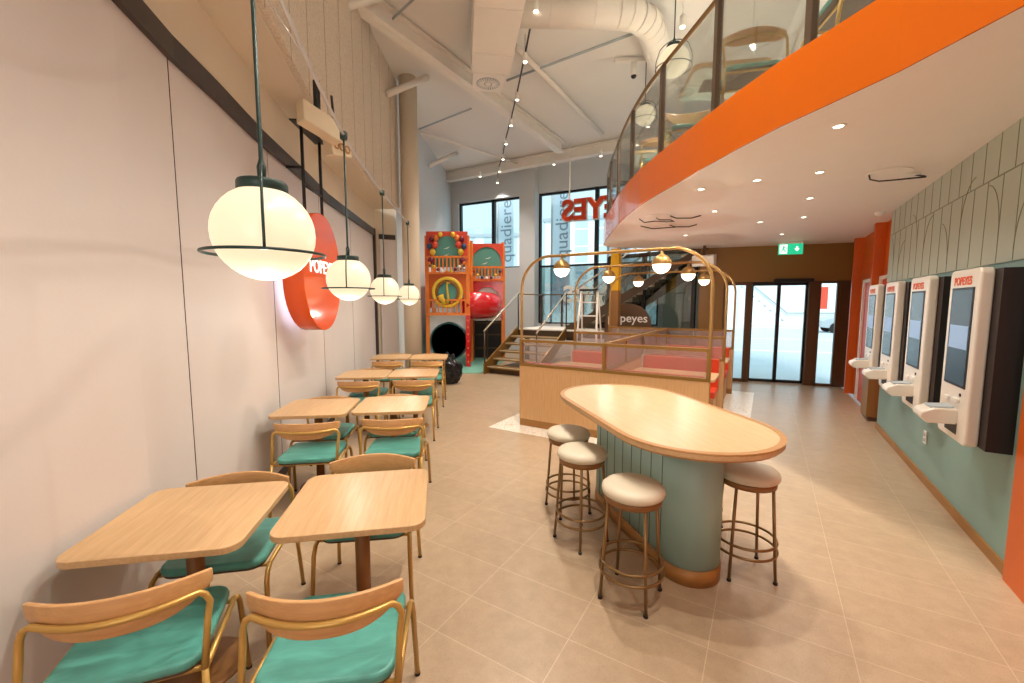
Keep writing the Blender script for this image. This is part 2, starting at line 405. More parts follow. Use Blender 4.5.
struct(MB().ribbon([(-2.76, 8.885), (-2.48, 9.025)], 0, 3.0, -.02).build('trim_%d' % n, M['plaster'])); n += 1
struct(MB().ribbon([(-2.77, 8.88), (-2.47, 9.03)], 3.0, 3.1, -.035).build('trim_%d' % n, M['darktrim'])); n += 1
struct(MB().ribbon(WL, 0, .08, -.012).build('baseboard_left', M['darktrim']))
# projecting upper wall of wood-wool panels with its soffit
FACE = [(-.75, -3.0), (-.95, -.6), (-1.18, .8), (-1.40, 2.0), (-1.597, 2.86), (-1.9, 4.182), (-2.04, 5.2), (-2.16, 6.29), (-2.30, 7.4), (-2.31, 8.85)]
up = MB().mat(0).ribbon(FACE, 3.62, 6.1, .05)
up.mat(1)
fb = offset(FACE, .05); poly = fb + [(a - .05, b) for a, b in WL[::-1]]
up.prism(poly, 3.60, 3.66)
struct(up.build('wall_upper', [M['acoustic'], M['beige']]))
L = 0
d = 0; last = None
for i in range(len(FACE) - 1):
    p, q = Vector(FACE[i]), Vector(FACE[i + 1]); l = (q - p).length; k = math.ceil(d / .6 - 1e-6) * .6
    while k < d + l:
        if k - d > 0.02 and k > 3.5:
            w = p + (q - p) * ((k - d) / l)
            struct(MB().box((w.x + .001, w.y, 4.85), (.004, .004, 2.5), atan2(q.y - p.y, q.x - p.x)).build('trim_%d' % n, M['seam'])); n += 1
        k += .6
    d += l
struct(MB().b6(-2.0, 3.2, -3.25, -3.1, 0, 6.1).build('wall_front', M['beige']))
struct(MB().ribbon(WL2, 0, 6.1, .1).build('wall_left_far', M['coolwall']))
struct(MB().ribbon([(-2.86, 8.86), (-2.44, 9.06)], 0, 6.1, .1).build('wall_return', M['beige']))
g = MB().cyl((-2.06, 8.72, 0), .175, 0, 6.1, 28).build('round_pillar', M['beige'], loc=None)
struct(g, 'round beige column rising beside the far end of the table row', 'column')

# back wall with two window bays: local x runs along the wall from the left corner, local y goes outside
bo = BK[0]; brz = atan2(BK[2][1] - bo[1], BK[2][0] - bo[0]); bl = 7.4
bw = empty('wall_back', (bo[0], bo[1], 0), brz); struct(bw)
def bpart(name, mb, m, par=bw, bev=0): return mb.build(name, m, par, bevel=bev)
x1a, x1b, x2a, x2b = .28, 2.83, 3.38, 7.2
bpart('masonry', MB().b6(0, x1a, 0, .3, 0, 6.1).b6(x1b, x2a, -.25, .3, 0, 6.1).b6(x2b, bl, 0, .3, 0, 6.1).b6(x1a, x1b, 0, .3, 0, 2.88).b6(x1a, x1b, 0, .3, 5.22, 6.1).b6(x2a, x2b, 0, .3, 5.22, 6.1), M['coolwall'])
def window(i, xa, xb, z0, z1, mull, trans):
    w = empty('window_%d' % i, (bo[0], bo[1], 0), brz); struct(w)
    f = MB(); t = .045
    f.b6(xa, xb, .12, .2, z1 - t * 1.5, z1).b6(xa, xb, .12, .2, z0, z0 + t)
    for m_ in mull: f.b6(m_[0] - m_[1] / 2, m_[0] + m_[1] / 2, .1, .22, z0, z1)
    for z in trans: f.b6(xa, xb, .1, .22, z - .03, z + .03)
    f.build('window_frame', M['black'], w)
    MB().b6(xa, xb, .155, .165, z0, z1).build('pane', M['glass'], w)
    return w
window(1, x1a, x1b, 2.88, 5.22, [(x1a + .03, .06), (1.66, .12), (x1b - .03, .06)], [])
w2 = window(2, x2a, x2b, 1.0, 5.22, [(x2a + .03, .06), (5.3, .12), (x2b - .03, .06)], [2.88])
MB().b6(x2a + .06, x2b, .17, .18, 1.0, 2.85).build('film', M['tinted'], w2)
t = text_obj('lettering', 'popeyes', 1.15, M['plastic'], w2, .004, True, .01); t.location = (6.1, .14, 2.05); t.rotation_euler = (R(90), 0, 0)
MB().b6(x2a, x2b, 0, .3, 0, 1.0).build('plinth', M['coolwall'], bw)

# ------------------------------------------------------------------ outside
def building(x, y, w, d_, h, rz, label, floors=6):
    o = empty('apartment_building', (x, y, -.16), rz); tag(o, label, 'building')
    MB().b6(-w / 2, w / 2, 0, d_, 0, h).build('walls', M['building'], o)
    k = 0
    for fz in range(floors):
        for i in range(int(w / 2.2)):
            if k < 60: MB().b6(-w / 2 + .7 + i * 2.2, -w / 2 + 1.9 + i * 2.2, -.06, .02, .9 + fz * h / floors, 2.3 + fz * h / floors).build('window', M['bwin'], o); k += 1
    MB().b6(-w / 2 - .2, w / 2 + .2, -.2, d_ + .2, h, h + .3).build('roof', M['txtgrey'], o)
    return o
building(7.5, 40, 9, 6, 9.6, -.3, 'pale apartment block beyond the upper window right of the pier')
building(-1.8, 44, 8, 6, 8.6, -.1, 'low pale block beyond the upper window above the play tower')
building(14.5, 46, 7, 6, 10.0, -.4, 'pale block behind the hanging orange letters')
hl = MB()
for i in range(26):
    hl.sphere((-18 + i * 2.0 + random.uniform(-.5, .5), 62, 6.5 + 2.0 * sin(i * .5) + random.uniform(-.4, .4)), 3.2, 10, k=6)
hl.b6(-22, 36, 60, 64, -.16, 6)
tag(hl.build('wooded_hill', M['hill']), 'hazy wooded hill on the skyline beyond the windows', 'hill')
def banner(px, py, label, txt):
    o = empty('street_banner', (px, py, 0), brz); tag(o, label, 'banner')
    MB().tube([(-.35, 0, -.16), (-.35, 0, 7.2)], .04).build('pole', M['alu'], o)
    MB().b6(-.33, .33, -.01, .01, 1.6, 7.0).build('cloth', M['banner'], o)
    t = text_obj('lettering', txt, .66, M['bannertxt'], o, .003); t.rotation_euler = (R(90), R(-90), 0); t.location = (.05, -.02, 4.6)
banner(*loc_of(bo, brz, 1.42, 1.5), 'white vertical street banner beyond the left upper window', 'quadiere c')
banner(*loc_of(bo, brz, 3.75, 1.2), 'white vertical street banner beyond the right upper window beside the pier', 'quadiere c')
banner(*loc_of(bo, brz, 5.75, 1.2), 'white vertical street banner beyond the window behind the mezzanine posts', 'quadiere c')

# ------------------------------------------------------------------ right wall (kiosk wall)
K0 = (3.06, 2.47); KR = R(90) - AX; KL = 3.60
kw = empty('wall_right', (K0[0], K0[1], 0), KR); struct(kw)
MB().b6(-.07, KL, -.25, 0, 0, 1.95).build('painted_panel', M['tealwall'], kw)
gp = MB().mat(0).b6(0, KL, -.25, .012, 1.95, 2.545).b6(0, KL, -.25, .012, 2.557, 2.87).b6(-6.5, 0, -.25, .012, 1.95, 2.87)
gp.mat(1).b6(0, KL, -.2, .008, 2.53, 2.57)
i = 0; x = .05
random.seed(3)
while x < KL - .05:
    gp.mat(1).b6(x - .003, x + .003, 0, .0145, 1.955, 2.545)
    gp.b6(x + .09 - .003, x + .09 + .003, 0, .0145, 2.557, 2.87); x += .235; i += 1
for j in range(0, i, 2):   # arcs cut in the boards
    cx = .05 + j * .235; s_ = 1 if (j // 2) % 2 else -1; z0 = 2.02 + .12 * ((j // 2) % 3)
    pts = [(cx + .235 * (1 - cos(a)) if s_ > 0 else cx + .235 * cos(a), .013, z0 + .38 * sin(a)) for a in [R(q) for q in range(0, 91, 10)]]
    gp.tube(pts, .003, 5)
gp.build('grooved_boards', [M['greypanel'], M['greygroove']], kw)
for j in range(1, 3): pass
MB().b6(-6.5, -.07, -.25, .03, 0, 1.95).build('orange_panel', M['orange'], kw)
struct(MB().b6(-6.5, KL + .01, 0, .014, 0, .075).build('baseboard_right', M['kick'], loc=(K0[0], K0[1], 0), rz=KR))
# orange service wall further on, set back a little
ow = empty('wall_orange', (K0[0], K0[1], 0), KR); struct(ow)
MB().b6(KL, 7.9, -.30, -.10, 0, 2.87).build('panel', M['orange'], ow)
MB().b6(KL + .85, KL + .95, -.10, 0.03, 0, 2.87).b6(6.15, 6.25, -.1, .03, 0, 2.87).build('pilaster', M['orange'], ow)
for i, (xa, xb, hh) in enumerate(((KL + .12, KL + .76, 2.02), (KL + 1.15, KL + 2.0, 2.02))):
    dr = empty('door_%d' % (i + 1), (K0[0], K0[1], 0), KR); struct(dr)
    MB().b6(xa, xb, -.10, -.08, 0, hh).build('leaf', M['orangered'], dr)
    MB().b6(xa - .07, xa, -.10, -.05, 0, hh).b6(xb, xb + .07, -.10, -.05, 0, hh).b6(xa - .07, xb + .07, -.10, -.05, hh, hh + .05).build('door_frame', M['plastic'], dr)
    MB().tube([(xa + .08, -.08, 1.0), (xa + .08, -.04, 1.0), (xa + .18, -.04, 1.0)], .008).build('handle', M['alu'], dr)
    sg = empty('door_number_sign', (*loc_of(K0, KR, (xa + xb) / 2, -.1), 2.3), KR)
    tag(sg, ['small white figure mark over the nearer orange door', 'small white figure mark over the farther orange door'][i], 'sign')
    MB().sphere((0, .004, .07), .022, 12, k=6).b6(-.025, .025, 0, .006, -.02, .04).b6(-.02, -.004, 0, .006, -.09, -.02).b6(.004, .02, 0, .006, -.09, -.02).build('figure', M['plastic'], sg)
bx = MB().b6(-.05, .05, 0, .05, -.09, .09).build('fire_alarm_box', M['red'], loc=(*loc_of(K0, KR, 6.45, -.1), 1.45), rz=KR, bevel=.008)
tag(bx, 'small red fire alarm box on orange wall by the exit', 'alarm')
bx = MB().b6(-.04, .04, 0, .03, -.06, .06).build('door_push_button', M['plastic'], loc=(*loc_of(K0, KR, 6.45, -.1), 1.15), rz=KR, bevel=.006)
tag(bx, 'small white door button below the red alarm box', 'button')
# low brown cabinet beyond the kiosks
cb = empty('waste_cabinet', (*loc_of(K0, KR, 4.15, -.1), 0), KR); tag(cb, 'low olive brown cabinet against the orange wall past the last kiosk', 'cabinet')
MB().b6(-.2, .2, 0, .16, .06, .86).build('body', M['brownwall'], cb, bevel=.006)
MB().b6(-.18, .18, .02, .14, 0, .06).build('plinth', M['darkbrown'], cb)
# wall socket
so = empty('wall_socket', (*loc_of(K0, KR, 1.62, 0), .42), KR); tag(so, 'white wall socket low on the teal wall under the kiosks', 'socket')
MB().b6(-.04, .04, 0, .012, -.06, .06).build('plate', M['plastic'], so, bevel=.004)
for z in (-.025, .025): MB().b6(-.018, .018, .012, .015, z - .015, z + .015).build('outlet', M['txtgrey'], so)

# ------------------------------------------------------------------ exit wall
EX = (3.95, 9.22); ERZ = atan2(8.36 - 9.22, 6.45 - 3.95); EL = hypot(6.45 - 3.95, 9.22 - 8.36)
ew = empty('wall_exit', (EX[0], EX[1], 0), ERZ); struct(ew)
eu = lambda px: None
def e_on(ratio):                # distance along the exit wall on a bearing
    c_, s_ = cos(ERZ), sin(ERZ)
    return (ratio * EX[1] - EX[0]) / (c_ - ratio * s_)
def rpx(px): return (px - 512) / 420 * 1.0
u = {k: e_on(rpx(k)) for k in (701, 722, 733, 748, 751, 779, 807, 815, 819, 838, 843)}
u0 = max(0.0, u[701])
MB().b6(.12, EL + .35, -.0, .2, 2.12, 2.87).build('header', M['brownwall'], ew)
MB().b6(.12, u[722], 0, .2, 0, 2.12).build('panel', M['brownwall'], ew)
MB().b6(u[748], u[751], 0, .2, 0, 2.12).b6(u[807], u[815] + .02, -.02, .2, 0, 2.12).b6(u[838], EL + .35, -.02, .2, 0, 2.12).build('post', M['darkbrown'], ew)
def glazed(i, xa, xb, z0, z1, y, mt, t, bars, lab=None):
    w = empty('window_%d' % i, (EX[0], EX[1], 0), ERZ); struct(w)
    f = MB().b6(xa, xa + t, y - .03, y + .03, z0, z1).b6(xb - t, xb, y - .03, y + .03, z0, z1).b6(xa, xb, y - .03, y + .03, z0, z0 + t).b6(xa, xb, y - .03, y + .03, z1 - t, z1)
    for b in bars: f.b6(b - t / 2, b + t / 2, y - .03, y + .03, z0, z1)
    f.build('window_frame', mt, w); MB().b6(xa + t, xb - t, y - .004, y + .004, z0 + t, z1 - t).build('pane', M['glass'], w)
    return w
glazed(3, u[722], u[748], 0, 2.12, .02, M['darkbrown'], .07, [])
glazed(4, u[815] + .02, u[838], 0, 2.12, .02, M['darkbrown'], .05, [])
dd = empty('door_3', (EX[0], EX[1], 0), ERZ); struct(dd)
ua, ub, um = u[751], u[807], (u[751] + u[807]) / 2
for a, b in ((ua, um), (um, ub)):
    f = MB(); t = .032
    f.b6(a, a + t, .08, .13, 0, 2.1).b6(b - t, b, .08, .13, 0, 2.1).b6(a, b, .08, .13, 0, .07).b6(a, b, .08, .13, 2.04, 2.12)
    lf = f.build('leaf_frame', M['black'], dd); MB().b6(a + t, b - t, .1, .11, .07, 2.04).build('pane', M['glass'], lf)
MB().b6(ua, ub, .04, .2, -.0, .012).build('threshold', M['alu'], dd)
MB().b6(um - .12, um + .55, -.10, .08, 2.10, 2.17).build('sensor_bar', M['black'], dd)
# glazed partition under the stair and what shows behind it
gp0 = (2.95, 12.75); grz = atan2(9.3 - 12.75, 4.0 - 2.95)
gw = empty('window_5', (2.5, 10.9, 0), 0); 
glen = hypot(4.0 - 2.5, 9.3 - 10.9); gw.rotation_euler.z = atan2(9.3 - 10.9, 4.0 - 2.5); struct(gw)
f = MB()
for a in (0, glen * .45, glen): f.b6(a - .04, a + .04, -.04, .04, 0, 2.85)
f.b6(0, glen, -.04, .04, 2.78, 2.87).b6(0, glen, -.03, .03, 0, .1)
f.build('window_frame', M['dark'], gw); MB().b6(0, glen, -.005, .005, .1, 2.8).build('pane', M['tinted'], gw)
struct(MB().ribbon([(4.38, 12.2), (4.45, 10.9), (4.5, 9.3)], 0, 2.87, .1).build('wall_lobby', M['greypanel']))

# outside by the exit: steps, wall, car, banner
o = empty('outdoor_wall', (23.0, 36.0, -.16), ERZ); tag(o, 'pale outdoor retaining wall with sloping stair rail beyond the exit doors', 'wall')
MB().b6(-14, 16, 0, .4, 0, 7).build('masonry', M['building'], o)
MB().tube([(-3.2, -.2, 4.2), (.4, -.2, 1.0), (7, -.2, 1.0)], .06).tube([(-3.2, -.2, 3.3), (.4, -.2, .1)], .06).build('handrail', M['txtgrey'], o)
for k in range(8): MB().b6(-3.4 + k * .45, -2.95 + k * .45, -1.2, 0, 0, 3.1 - k * .4).build('step', M['building'], o)
for i, (dy, w_) in enumerate(((-22, .5), (-16, .35), (-5.5, .6))):
    tag(MB().b6(-14, 16, 0, w_, 0, .012).build('road_line', M['plastic'], loc=(23.0 + dy * .35, 36 + dy, -.16), rz=ERZ), 'pale painted line across the street beyond the exit, ' + ['nearest the doors', 'middle one', 'farthest from the doors'][i], 'road marking')
cx, cy = 21.3, 26.0
car = empty('car', (cx, cy, -.16), ERZ); tag(car, 'light grey parked car seen through the sidelight right of the exit', 'car')
prof = [(-2.1, .35), (-2.1, .75), (-1.75, .92), (-.9, 1.0), (-.35, 1.42), (.85, 1.45), (1.55, 1.02), (2.1, .95), (2.15, .4), (1.7, .3), (-1.7, .3)]
MB().prism(prof, -.8, .8, Matrix(((1, 0, 0), (0, 0, 1), (0, 1, 0))).to_3x3()).build('body', M['carpaint'], car, bevel=.06)
MB().prism([(-.75, 1.02), (-.32, 1.36), (.8, 1.38), (1.3, 1.04)], -.82, .82, Matrix(((1, 0, 0), (0, 0, 1), (0, 1, 0))).to_3x3()).build('window', M['screen'], car)
for sx in (-1.3, 1.3):
    for sy in (-.72, .72):
        MB().lathe([(.32, -.1), (.32, .1)], 20, (sx, sy, .32), Matrix.Rotation(R(90), 3, 'X')).build('wheel', M['rubber'], car)
o = empty('street_sign_board', (17.6, 24.0, -.16), ERZ); tag(o, 'red banner hanging outside the sidelight right of the exit', 'banner')
MB().b6(-.3, .3, 0, .02, 1.5, 2.75).build('cloth', M['playred'], o); MB().tube([(-.32, 0, 0), (-.32, 0, 3.2)], .025).build('pole', M['alu'], o)

# ------------------------------------------------------------------ mezzanine
MZ = [(1.95, -3.0), (2.06, -.5), (2.07, .6), (2.05, 1.2), (2.03, 1.75), (1.97, 2.25), (1.88, 2.6), (1.79, 2.93), (1.72, 3.35), (1.67, 3.8), (1.63, 4.2), (1.58, 4.7), (1.545, 5.2), (1.55, 5.8), (1.59, 6.4), (1.66, 7.1), (1.76, 8.0), (1.87, 8.7), (2.05, 9.0), (2.5, 9.12)]
mz = empty('mezzanine', (0, 0, 0)); struct(mz, 'curved white mezzanine with an orange edge above the kiosks', 'mezzanine')
rest = [(4.05, 9.15), (6.9, 8.3), (3.3, 2.3), (.1, -3.0)]
rest = [(4.2, 9.25), (6.9, 8.4), (5.4, 5.9), (3.45, 2.6), (5.5, -3.0)]
poly = MZ + rest
MB().prism(poly, 2.85, 2.88).build('soffit', M['soffit'], mz)
MB().prism([(x + .03, y) for x, y in MZ] + rest, 2.88, 3.26).build('slab', M['white'], mz)
MB().ribbon(MZ, 2.849, 3.275, .012).build('fascia', M['fascia'], mz)
# upstairs walls behind
struct(MB().ribbon([(7.3, 8.9), (5.6, 5.9), (3.9, 3.0), (1.2, -1.6)][::-1], 3.26, 6.1, -.1).build('wall_upstairs', M['ceil']))
struct(MB().ribbon([(4.38, 12.3), (4.55, 9.4), (7.4, 8.4)], 2.9, 6.1, .1).build('wall_upstairs_end', M['ceil']))
# railing
def resample(pl, ds):
    out = [pl[0]]; 
    for a, b in zip(pl, pl[1:]):
        l = hypot(b[0] - a[0], b[1] - a[1]); m_ = max(1, int(l / ds))
        for i in range(1, m_ + 1): out.append((a[0] + (b[0] - a[0]) * i / m_, a[1] + (b[1] - a[1]) * i / m_))
    return out
rl = empty('glass_railing', (0, 0, 3.26)); tag(rl, 'curved glass railing with dark bronze posts along the mezzanine edge', 'railing')
MR = [(x + .05, y) for x, y in MZ]
MB().tube([(x, y, .955) for x, y in MR], .022, 10).build('handrail', M['bronze'], rl)
posts = [(2.1, .5), (2.06, 1.6), (1.86, 2.777), (1.72, 3.723), (1.62, 4.747), (1.6, 5.8), (1.68, 6.826), (1.79, 7.813), (1.95, 8.75)]
for x, y in posts: MB().b6(x - .022, x + .022, y - .03, y + .03, 0, .94).build('post', M['stair'], rl)
for a, b in zip(posts, posts[1:]):
    v = Vector((b[0] - a[0], b[1] - a[1])); p = Vector(a) + v.normalized() * .05; q = Vector(b) - v.normalized() * .05
    MB().ribbon([tuple(p), tuple(q)], .03, .9, .008).build('glass_panel', M['railglass'], rl)

# downlights in the soffit
dl = [(2.167, 2.907), (2.759, 3.89), (3.334, 4.827), (2.34, 4.136), (1.948, 4.454), (2.587, 5.493), (3.984, 5.869), (3.597, 6.225), (4.6, 7.3), (3.0, 7.4)]
places = ['nearest the orange edge', 'right of the first ceiling speaker', 'above the second kiosk', 'above the middle of the walkway', 'by the orange edge above the booth corner', 'above the front booth arch', 'near the orange wall top', 'left of the one by the orange wall', 'closest to the exit wall', 'above the rear booth']
for (x, y), pl in zip(dl, places):
    o = empty('downlight', (x, y, 2.85)); tag(o, 'small recessed downlight in the white soffit, ' + pl, 'ceiling light', 'recessed downlights in the soffit')
    MB().lathe([(.045, 0), (.045, -.006), (.03, -.006), (.03, 0)], 20).build('bezel', M['plastic'], o)
    MB().cyl((0, 0, 0), .028, -.004, -.001, 16).build('lamp_face', M['glow'], o)
    lamp('lamp', 'SPOT', (0, 0, -.02), 42, WARM, o, .04, 130, blend=.8)
# more of the same off to the camera's right, lighting the walkway
for x, y in ((2.7, 1.3), (2.5, 0.0)):
    o = empty('downlight', (x, y, 2.85)); tag(o, 'small recessed downlight in the white soffit above the near end of the kiosk wall', 'ceiling light', 'recessed downlights above the camera')
    MB().cyl((0, 0, 0), .04, -.005, 0, 16).build('lamp_face', M['glow'], o); lamp('lamp', 'SPOT', (0, 0, -.02), 42, WARM, o, .04, 130, blend=.8)
# ceiling speakers / access discs with loose cable
def cable_disc(x, y, pts, label, r=.16):
    o = empty('ceiling_disc', (x, y, 2.85)); tag(o, label, 'ceiling fitting')
    MB().cyl((0, 0, 0), r, -.012, 0, 28).build('disc', M['soffit'], o)
    MB().tube([(a, b, c) for a, b, c in pts], .007, 6).build('cable', M['black'], o)
    MB().cyl((pts[-1][0], pts[-1][1], 0), .05, -.02, 0, 16).build('rose', M['plastic'], o)
cable_disc(3.39, 3.9, [(-.16, .02, -.02), (-.1, .08, -.04), (.0, .1, -.05), (.08, .02, -.06), (.12, -.1, -.08), (.2, -.14, -.08), (.27, -.06, -.05), (.26, .04, -.01)], 'pale ceiling disc with a loose black cable near the grey wall')
cable_disc(1.95, 5.8, [(-.2, .1, -.02), (-.1, .2, -.05), (.05, .2, -.03), (.18, .1, -.06), (.2, -.1, -.09), (.1, -.25, -.1), (-.02, -.2, -.09), (0, 0, -.03)], 'ceiling disc with looped black cable over the booths')
cable_disc(2.25, 6.4, [(-.3, .1, -.01), (-.1, .15, -.04), (.1, .12, -.03), (.3, .18, -.01)], 'ceiling disc with short black cable behind the looped one', .12)
for (x, y, l) in ((2.32, 5.75, 'short black loose wire on the soffit above the front arch'), (2.55, 6.4, 'short black loose wire on the soffit farther back')):
    tag(MB().tube([(-.2, 0, -.01), (-.1, .05, -.03), (.1, .04, -.03), (.2, -.02, -.008)], .008, 6).build('loose_cable', M['black'], loc=(x, y, 2.85)), l, 'cable')
sm = empty('smoke_detector', (4.75, 5.55, 2.85)); tag(sm, 'white smoke detector on the soffit by the orange wall', 'detector')
MB().lathe([(.055, 0), (.055, -.03), (.035, -.05), (.0001, -.052)], 20).build('housing', M['plastic'], sm)

# exit sign
ex = empty('exit_sign', (5.32, 8.15, 2.845), ERZ); tag(ex, 'green illuminated emergency exit sign hanging above the glass doors', 'sign')
MB().b6(-.20, .20, -.025, .025, -.24, -.04).build('housing', M['exitg'], ex, bevel=.004)
MB().b6(-.2, .2, -.02, .02, -.04, 0).build('bracket', M['plastic'], ex)
MB().b6(-.185, -.06, -.029, -.025, -.225, -.055).build('doorway_mark', M['exitw'], ex)
fg = MB(); fg.box((-.12, -.031, -.085), (.024, .004, .024)); fg.box((-.125, -.031, -.125), (.03, .004, .06), ry=.3); fg.box((-.15, -.031, -.17), (.02, .004, .06), ry=.7); fg.box((-.10, -.031, -.17), (.02, .004, .06), ry=-.5); fg.box((-.09, -.031, -.12), (.05, .004, .014), ry=.4)
fg.build('running_figure', M['exitg'], ex)
MB().prism([(.035, .04), (.065, .04), (.065, .0), (.095, .0), (.05, -.05), (.005, .0), (.035, .0)], .0255, .029, Matrix(((1, 0, 0), (0, 0, -1), (0, 1, 0))).to_3x3() ).build('arrow', M['exitw'], ex).location = (.05, 0, -.135)

# ------------------------------------------------------------------ dining tables and chairs
def make_table(label):
    t = empty('dining_table'); tag(t, label, 'table', None)
    MB().prism(rrect(.63, .63, .065), .712, .74).build('tabletop', M['oak'], t, bevel=.003)
    MB().cyl((0, 0, 0), .035, .012, .712, 20).build('column', M['post'], t)
    MB().b6(-.2, .2, -.03, .03, .7, .712).b6(-.03, .03, -.2, .2, .7, .712).build('top_bracket', M['post'], t)
    MB().lathe([(.175, 0), (.175, .006), (.16, .012), (.05, .014)], 28).build('base_plate', M['post'], t)
    return t
def make_chair(label):
    t = empty('dining_chair'); tag(t, label, 'chair')
    c = MB(); c.prism(rrect(.45, .44, .07), .425, .462); o = c.build('seat', M['teal'], t, bevel=.014, seg=3); o.location.y = .0
    MB().prism(rrect(.43, .42, .06), .415, .4249).build('seat_base', M['underseat'], t)
    # backrest: curved plywood, concave towards the sitter (+y)
    b = MB(); N = 16; vo = []; 
    for k in range(N + 1):
        s_ = k / N; x = -.255 + .51 * s_; a = (2 * s_ - 1); y = -.225 + .095 * a * a
        zt = .742 - .012 * a * a; zb = .612 + .075 * a ** 4
        dx = 1; dy = .095 * 2 * a * 2 / .51; ln = hypot(dx, dy); nx, ny = -dy / ln, dx / ln
        vo.append((x, y, zt, zb, nx, ny))
    base = 0
    for x, y, zt, zb, nx, ny in vo:
        b.v += [(x, y, zb), (x, y - .0, zt), (x + nx * .016, y + ny * .016, zt), (x + nx * .016, y + ny * .016, zb)]
    for k in range(N):
        p = 4 * k; q = p + 4
        for j in range(4): b._f([p + j, q + j, q + (j + 1) % 4, p + (j + 1) % 4], j in (0, 2))
    b._f([0, 1, 2, 3]); b._f([4 * N + 3, 4 * N + 2, 4 * N + 1, 4 * N])
    b.build('backrest', M['ply'], t, bevel=.004)
    r = .0115
    for sx in (-1, 1):
        l1 = MB().tube([(sx * .255, .265, .004), (sx * .245, .225, .36), (sx * .242, .20, .40), (sx * .24, .16, .418)], r).build('leg', M['gold'], t)
        MB().cyl((sx * .255, .265, 0), .013, 0, .012, 10).build('foot_cap', M['rubber'], l1)
        l2 = MB().tube([(sx * .255, -.275, .004), (sx * .24, -.225, .43)], r).build('leg', M['gold'], t)
        MB().cyl((sx * .255, -.275, 0), .013, 0, .012, 10).build('foot_cap', M['rubber'], l2)
    sf = MB()
    for sx in (-1, 1): sf.tube([(sx * .24, .17, .417), (sx * .24, -.225, .425)], r * .9)
    sf.tube([(-.24, -.19, .408), (.24, -.19, .408)], r * .8).tube([(-.24, .16, .408), (.24, .16, .408)], r * .8)
    sf.build('seat_frame', M['gold'], t)
    pts = [(-.24, -.225, .43), (-.245, -.185, .58), (-.25, -.165, .632), (-.238, -.168, .662)]
    for k in range(11):
        a = -0.86 + 1.72 * k / 10; pts.append((a * .255, -.225 + .095 * a * a - .013, .672))
    pts += [(.238, -.168, .662), (.25, -.165, .632), (.245, -.185, .58), (.24, -.225, .43)]
    MB().tube(pts, r, 10).build('back_frame', M['gold'], t)
    return t
tb = make_table('x'); ch = make_chair('x'); first = [True, True]
def put_table(x, y, rz, label, group='square oak tables along the left wall'):
    if first[0]: first[0] = False; tb.location = (x, y, 0); tb.rotation_euler.z = rz; tb['label'] = label; tb['group'] = group; return tb
    return dup(tb, (x, y, 0), rz, label, group)
def put_chair(x, y, rz, label, z=0, group='teal seated chairs along the left wall'):
    if first[1]: first[1] = False; ch.location = (x, y, z); ch.rotation_euler.z = rz; ch['label'] = label; ch['group'] = group; return ch
    return dup(ch, (x, y, z), rz, label, group)
rows = [  # table, near chair, far chair: x, y, rotation
    ((-1.43, 1.80, 10), (-1.36, 1.46, 21), (-1.45, 2.06, 191), 'first wall side table'),
    ((-.735, 1.965, 10), (-.645, 1.465, 8), (-.825, 2.34, 188), 'first aisle side table'),
    ((-1.77, 3.76, 7), (-1.655, 3.41, 8), (-1.80, 3.97, 186), 'second wall side table'),
    ((-1.115, 3.88, 6), (-1.00, 3.53, 5), (-1.15, 4.07, 185), 'second aisle side table'),
    ((-1.96, 5.56, 6), (-1.88, 5.18, 5), (-1.99, 5.78, 186), 'third wall side table'),
    ((-1.32, 5.64, 6), (-1.23, 5.26, 5), (-1.34, 5.86, 185), 'third aisle side table'),
    ((-2.12, 7.37, 6), (-2.04, 6.92, 5), (-2.14, 7.58, 186), 'farthest wall side table'),
    ((-1.46, 7.37, 6), (-1.39, 6.93, 5), (-1.49, 7.58, 185), 'farthest aisle side table'),
]
for t_, c1, c2, nm in rows:
    put_table(t_[0], t_[1], R(t_[2]), 'square light oak cafe table, the ' + nm + ' from the camera')
    put_chair(c1[0], c1[1], R(c1[2]), 'gold framed teal chair, near side of the ' + nm)
    put_chair(c2[0], c2[1], R(c2[2]), 'gold framed teal chair, far side of the ' + nm)
fx = empty('fire_extinguisher', (-1.78, 7.75, 0)); tag(fx, 'small red and black object between the farthest tables', 'extinguisher')
MB().lathe([(.05, .0), (.055, .02), (.055, .3), (.02, .36), (.0001, .37)], 18).build('cylinder', M['red'], fx)
MB().cyl((0, 0, 0), .02, .36, .42, 12).b6(-.05, .02, -.01, .01, .41, .44).build('valve', M['black'], fx)

# ------------------------------------------------------------------ high table
C1, C2 = Vector((1.11, 2.54)), Vector((.90, 3.42)); hc = (C1 + C2) / 2; hl_ = (C2 - C1).length; hrz = atan2(C2.y - C1.y, C2.x - C1.x) - pi / 2
ht = empty('high_table', (hc.x, hc.y, 0), hrz); tag(ht, 'long oval high table with oak top on a grooved teal base', 'table')
M['oaky'] = wood('oak_veneer_long', srgb(200, 164, 118), srgb(216, 184, 140), .3, 'Y', 16)
MB().prism(capsule(hl_, .493), .885, .92, smooth=False).build('tabletop', M['oaky'], ht, bevel=.002)
eg = MB(); oc_, ic = capsule(hl_, .498), capsule(hl_, .463)
n0 = len(oc_)
for x, y in oc_: eg.v.append((x, y, .922))
for x, y in ic: eg.v.append((x, y, .9225))
for x, y in capsule(hl_, .478): eg.v.append((x, y, .872))
for i in range(n0):
    j = (i + 1) % n0; eg._f([i, j, n0 + j, n0 + i]); eg._f([2 * n0 + i, 2 * n0 + j, j, i], True)
eg.build('edge_band', M['oak_edge'], ht)
bp_ = capsule(hl_ + .04, .178)
MB().prism(bp_, .10, .885, smooth=True).build('base', M['sage'], ht)
gr = MB()
for i in range(8):
    y = -hl_ / 2 + .02 + i * .125
    for sx in (-1, 1): gr.box((sx * .178, y, .49), (.004, .006, .78))
gr.build('grooves', M['groove'], ht)
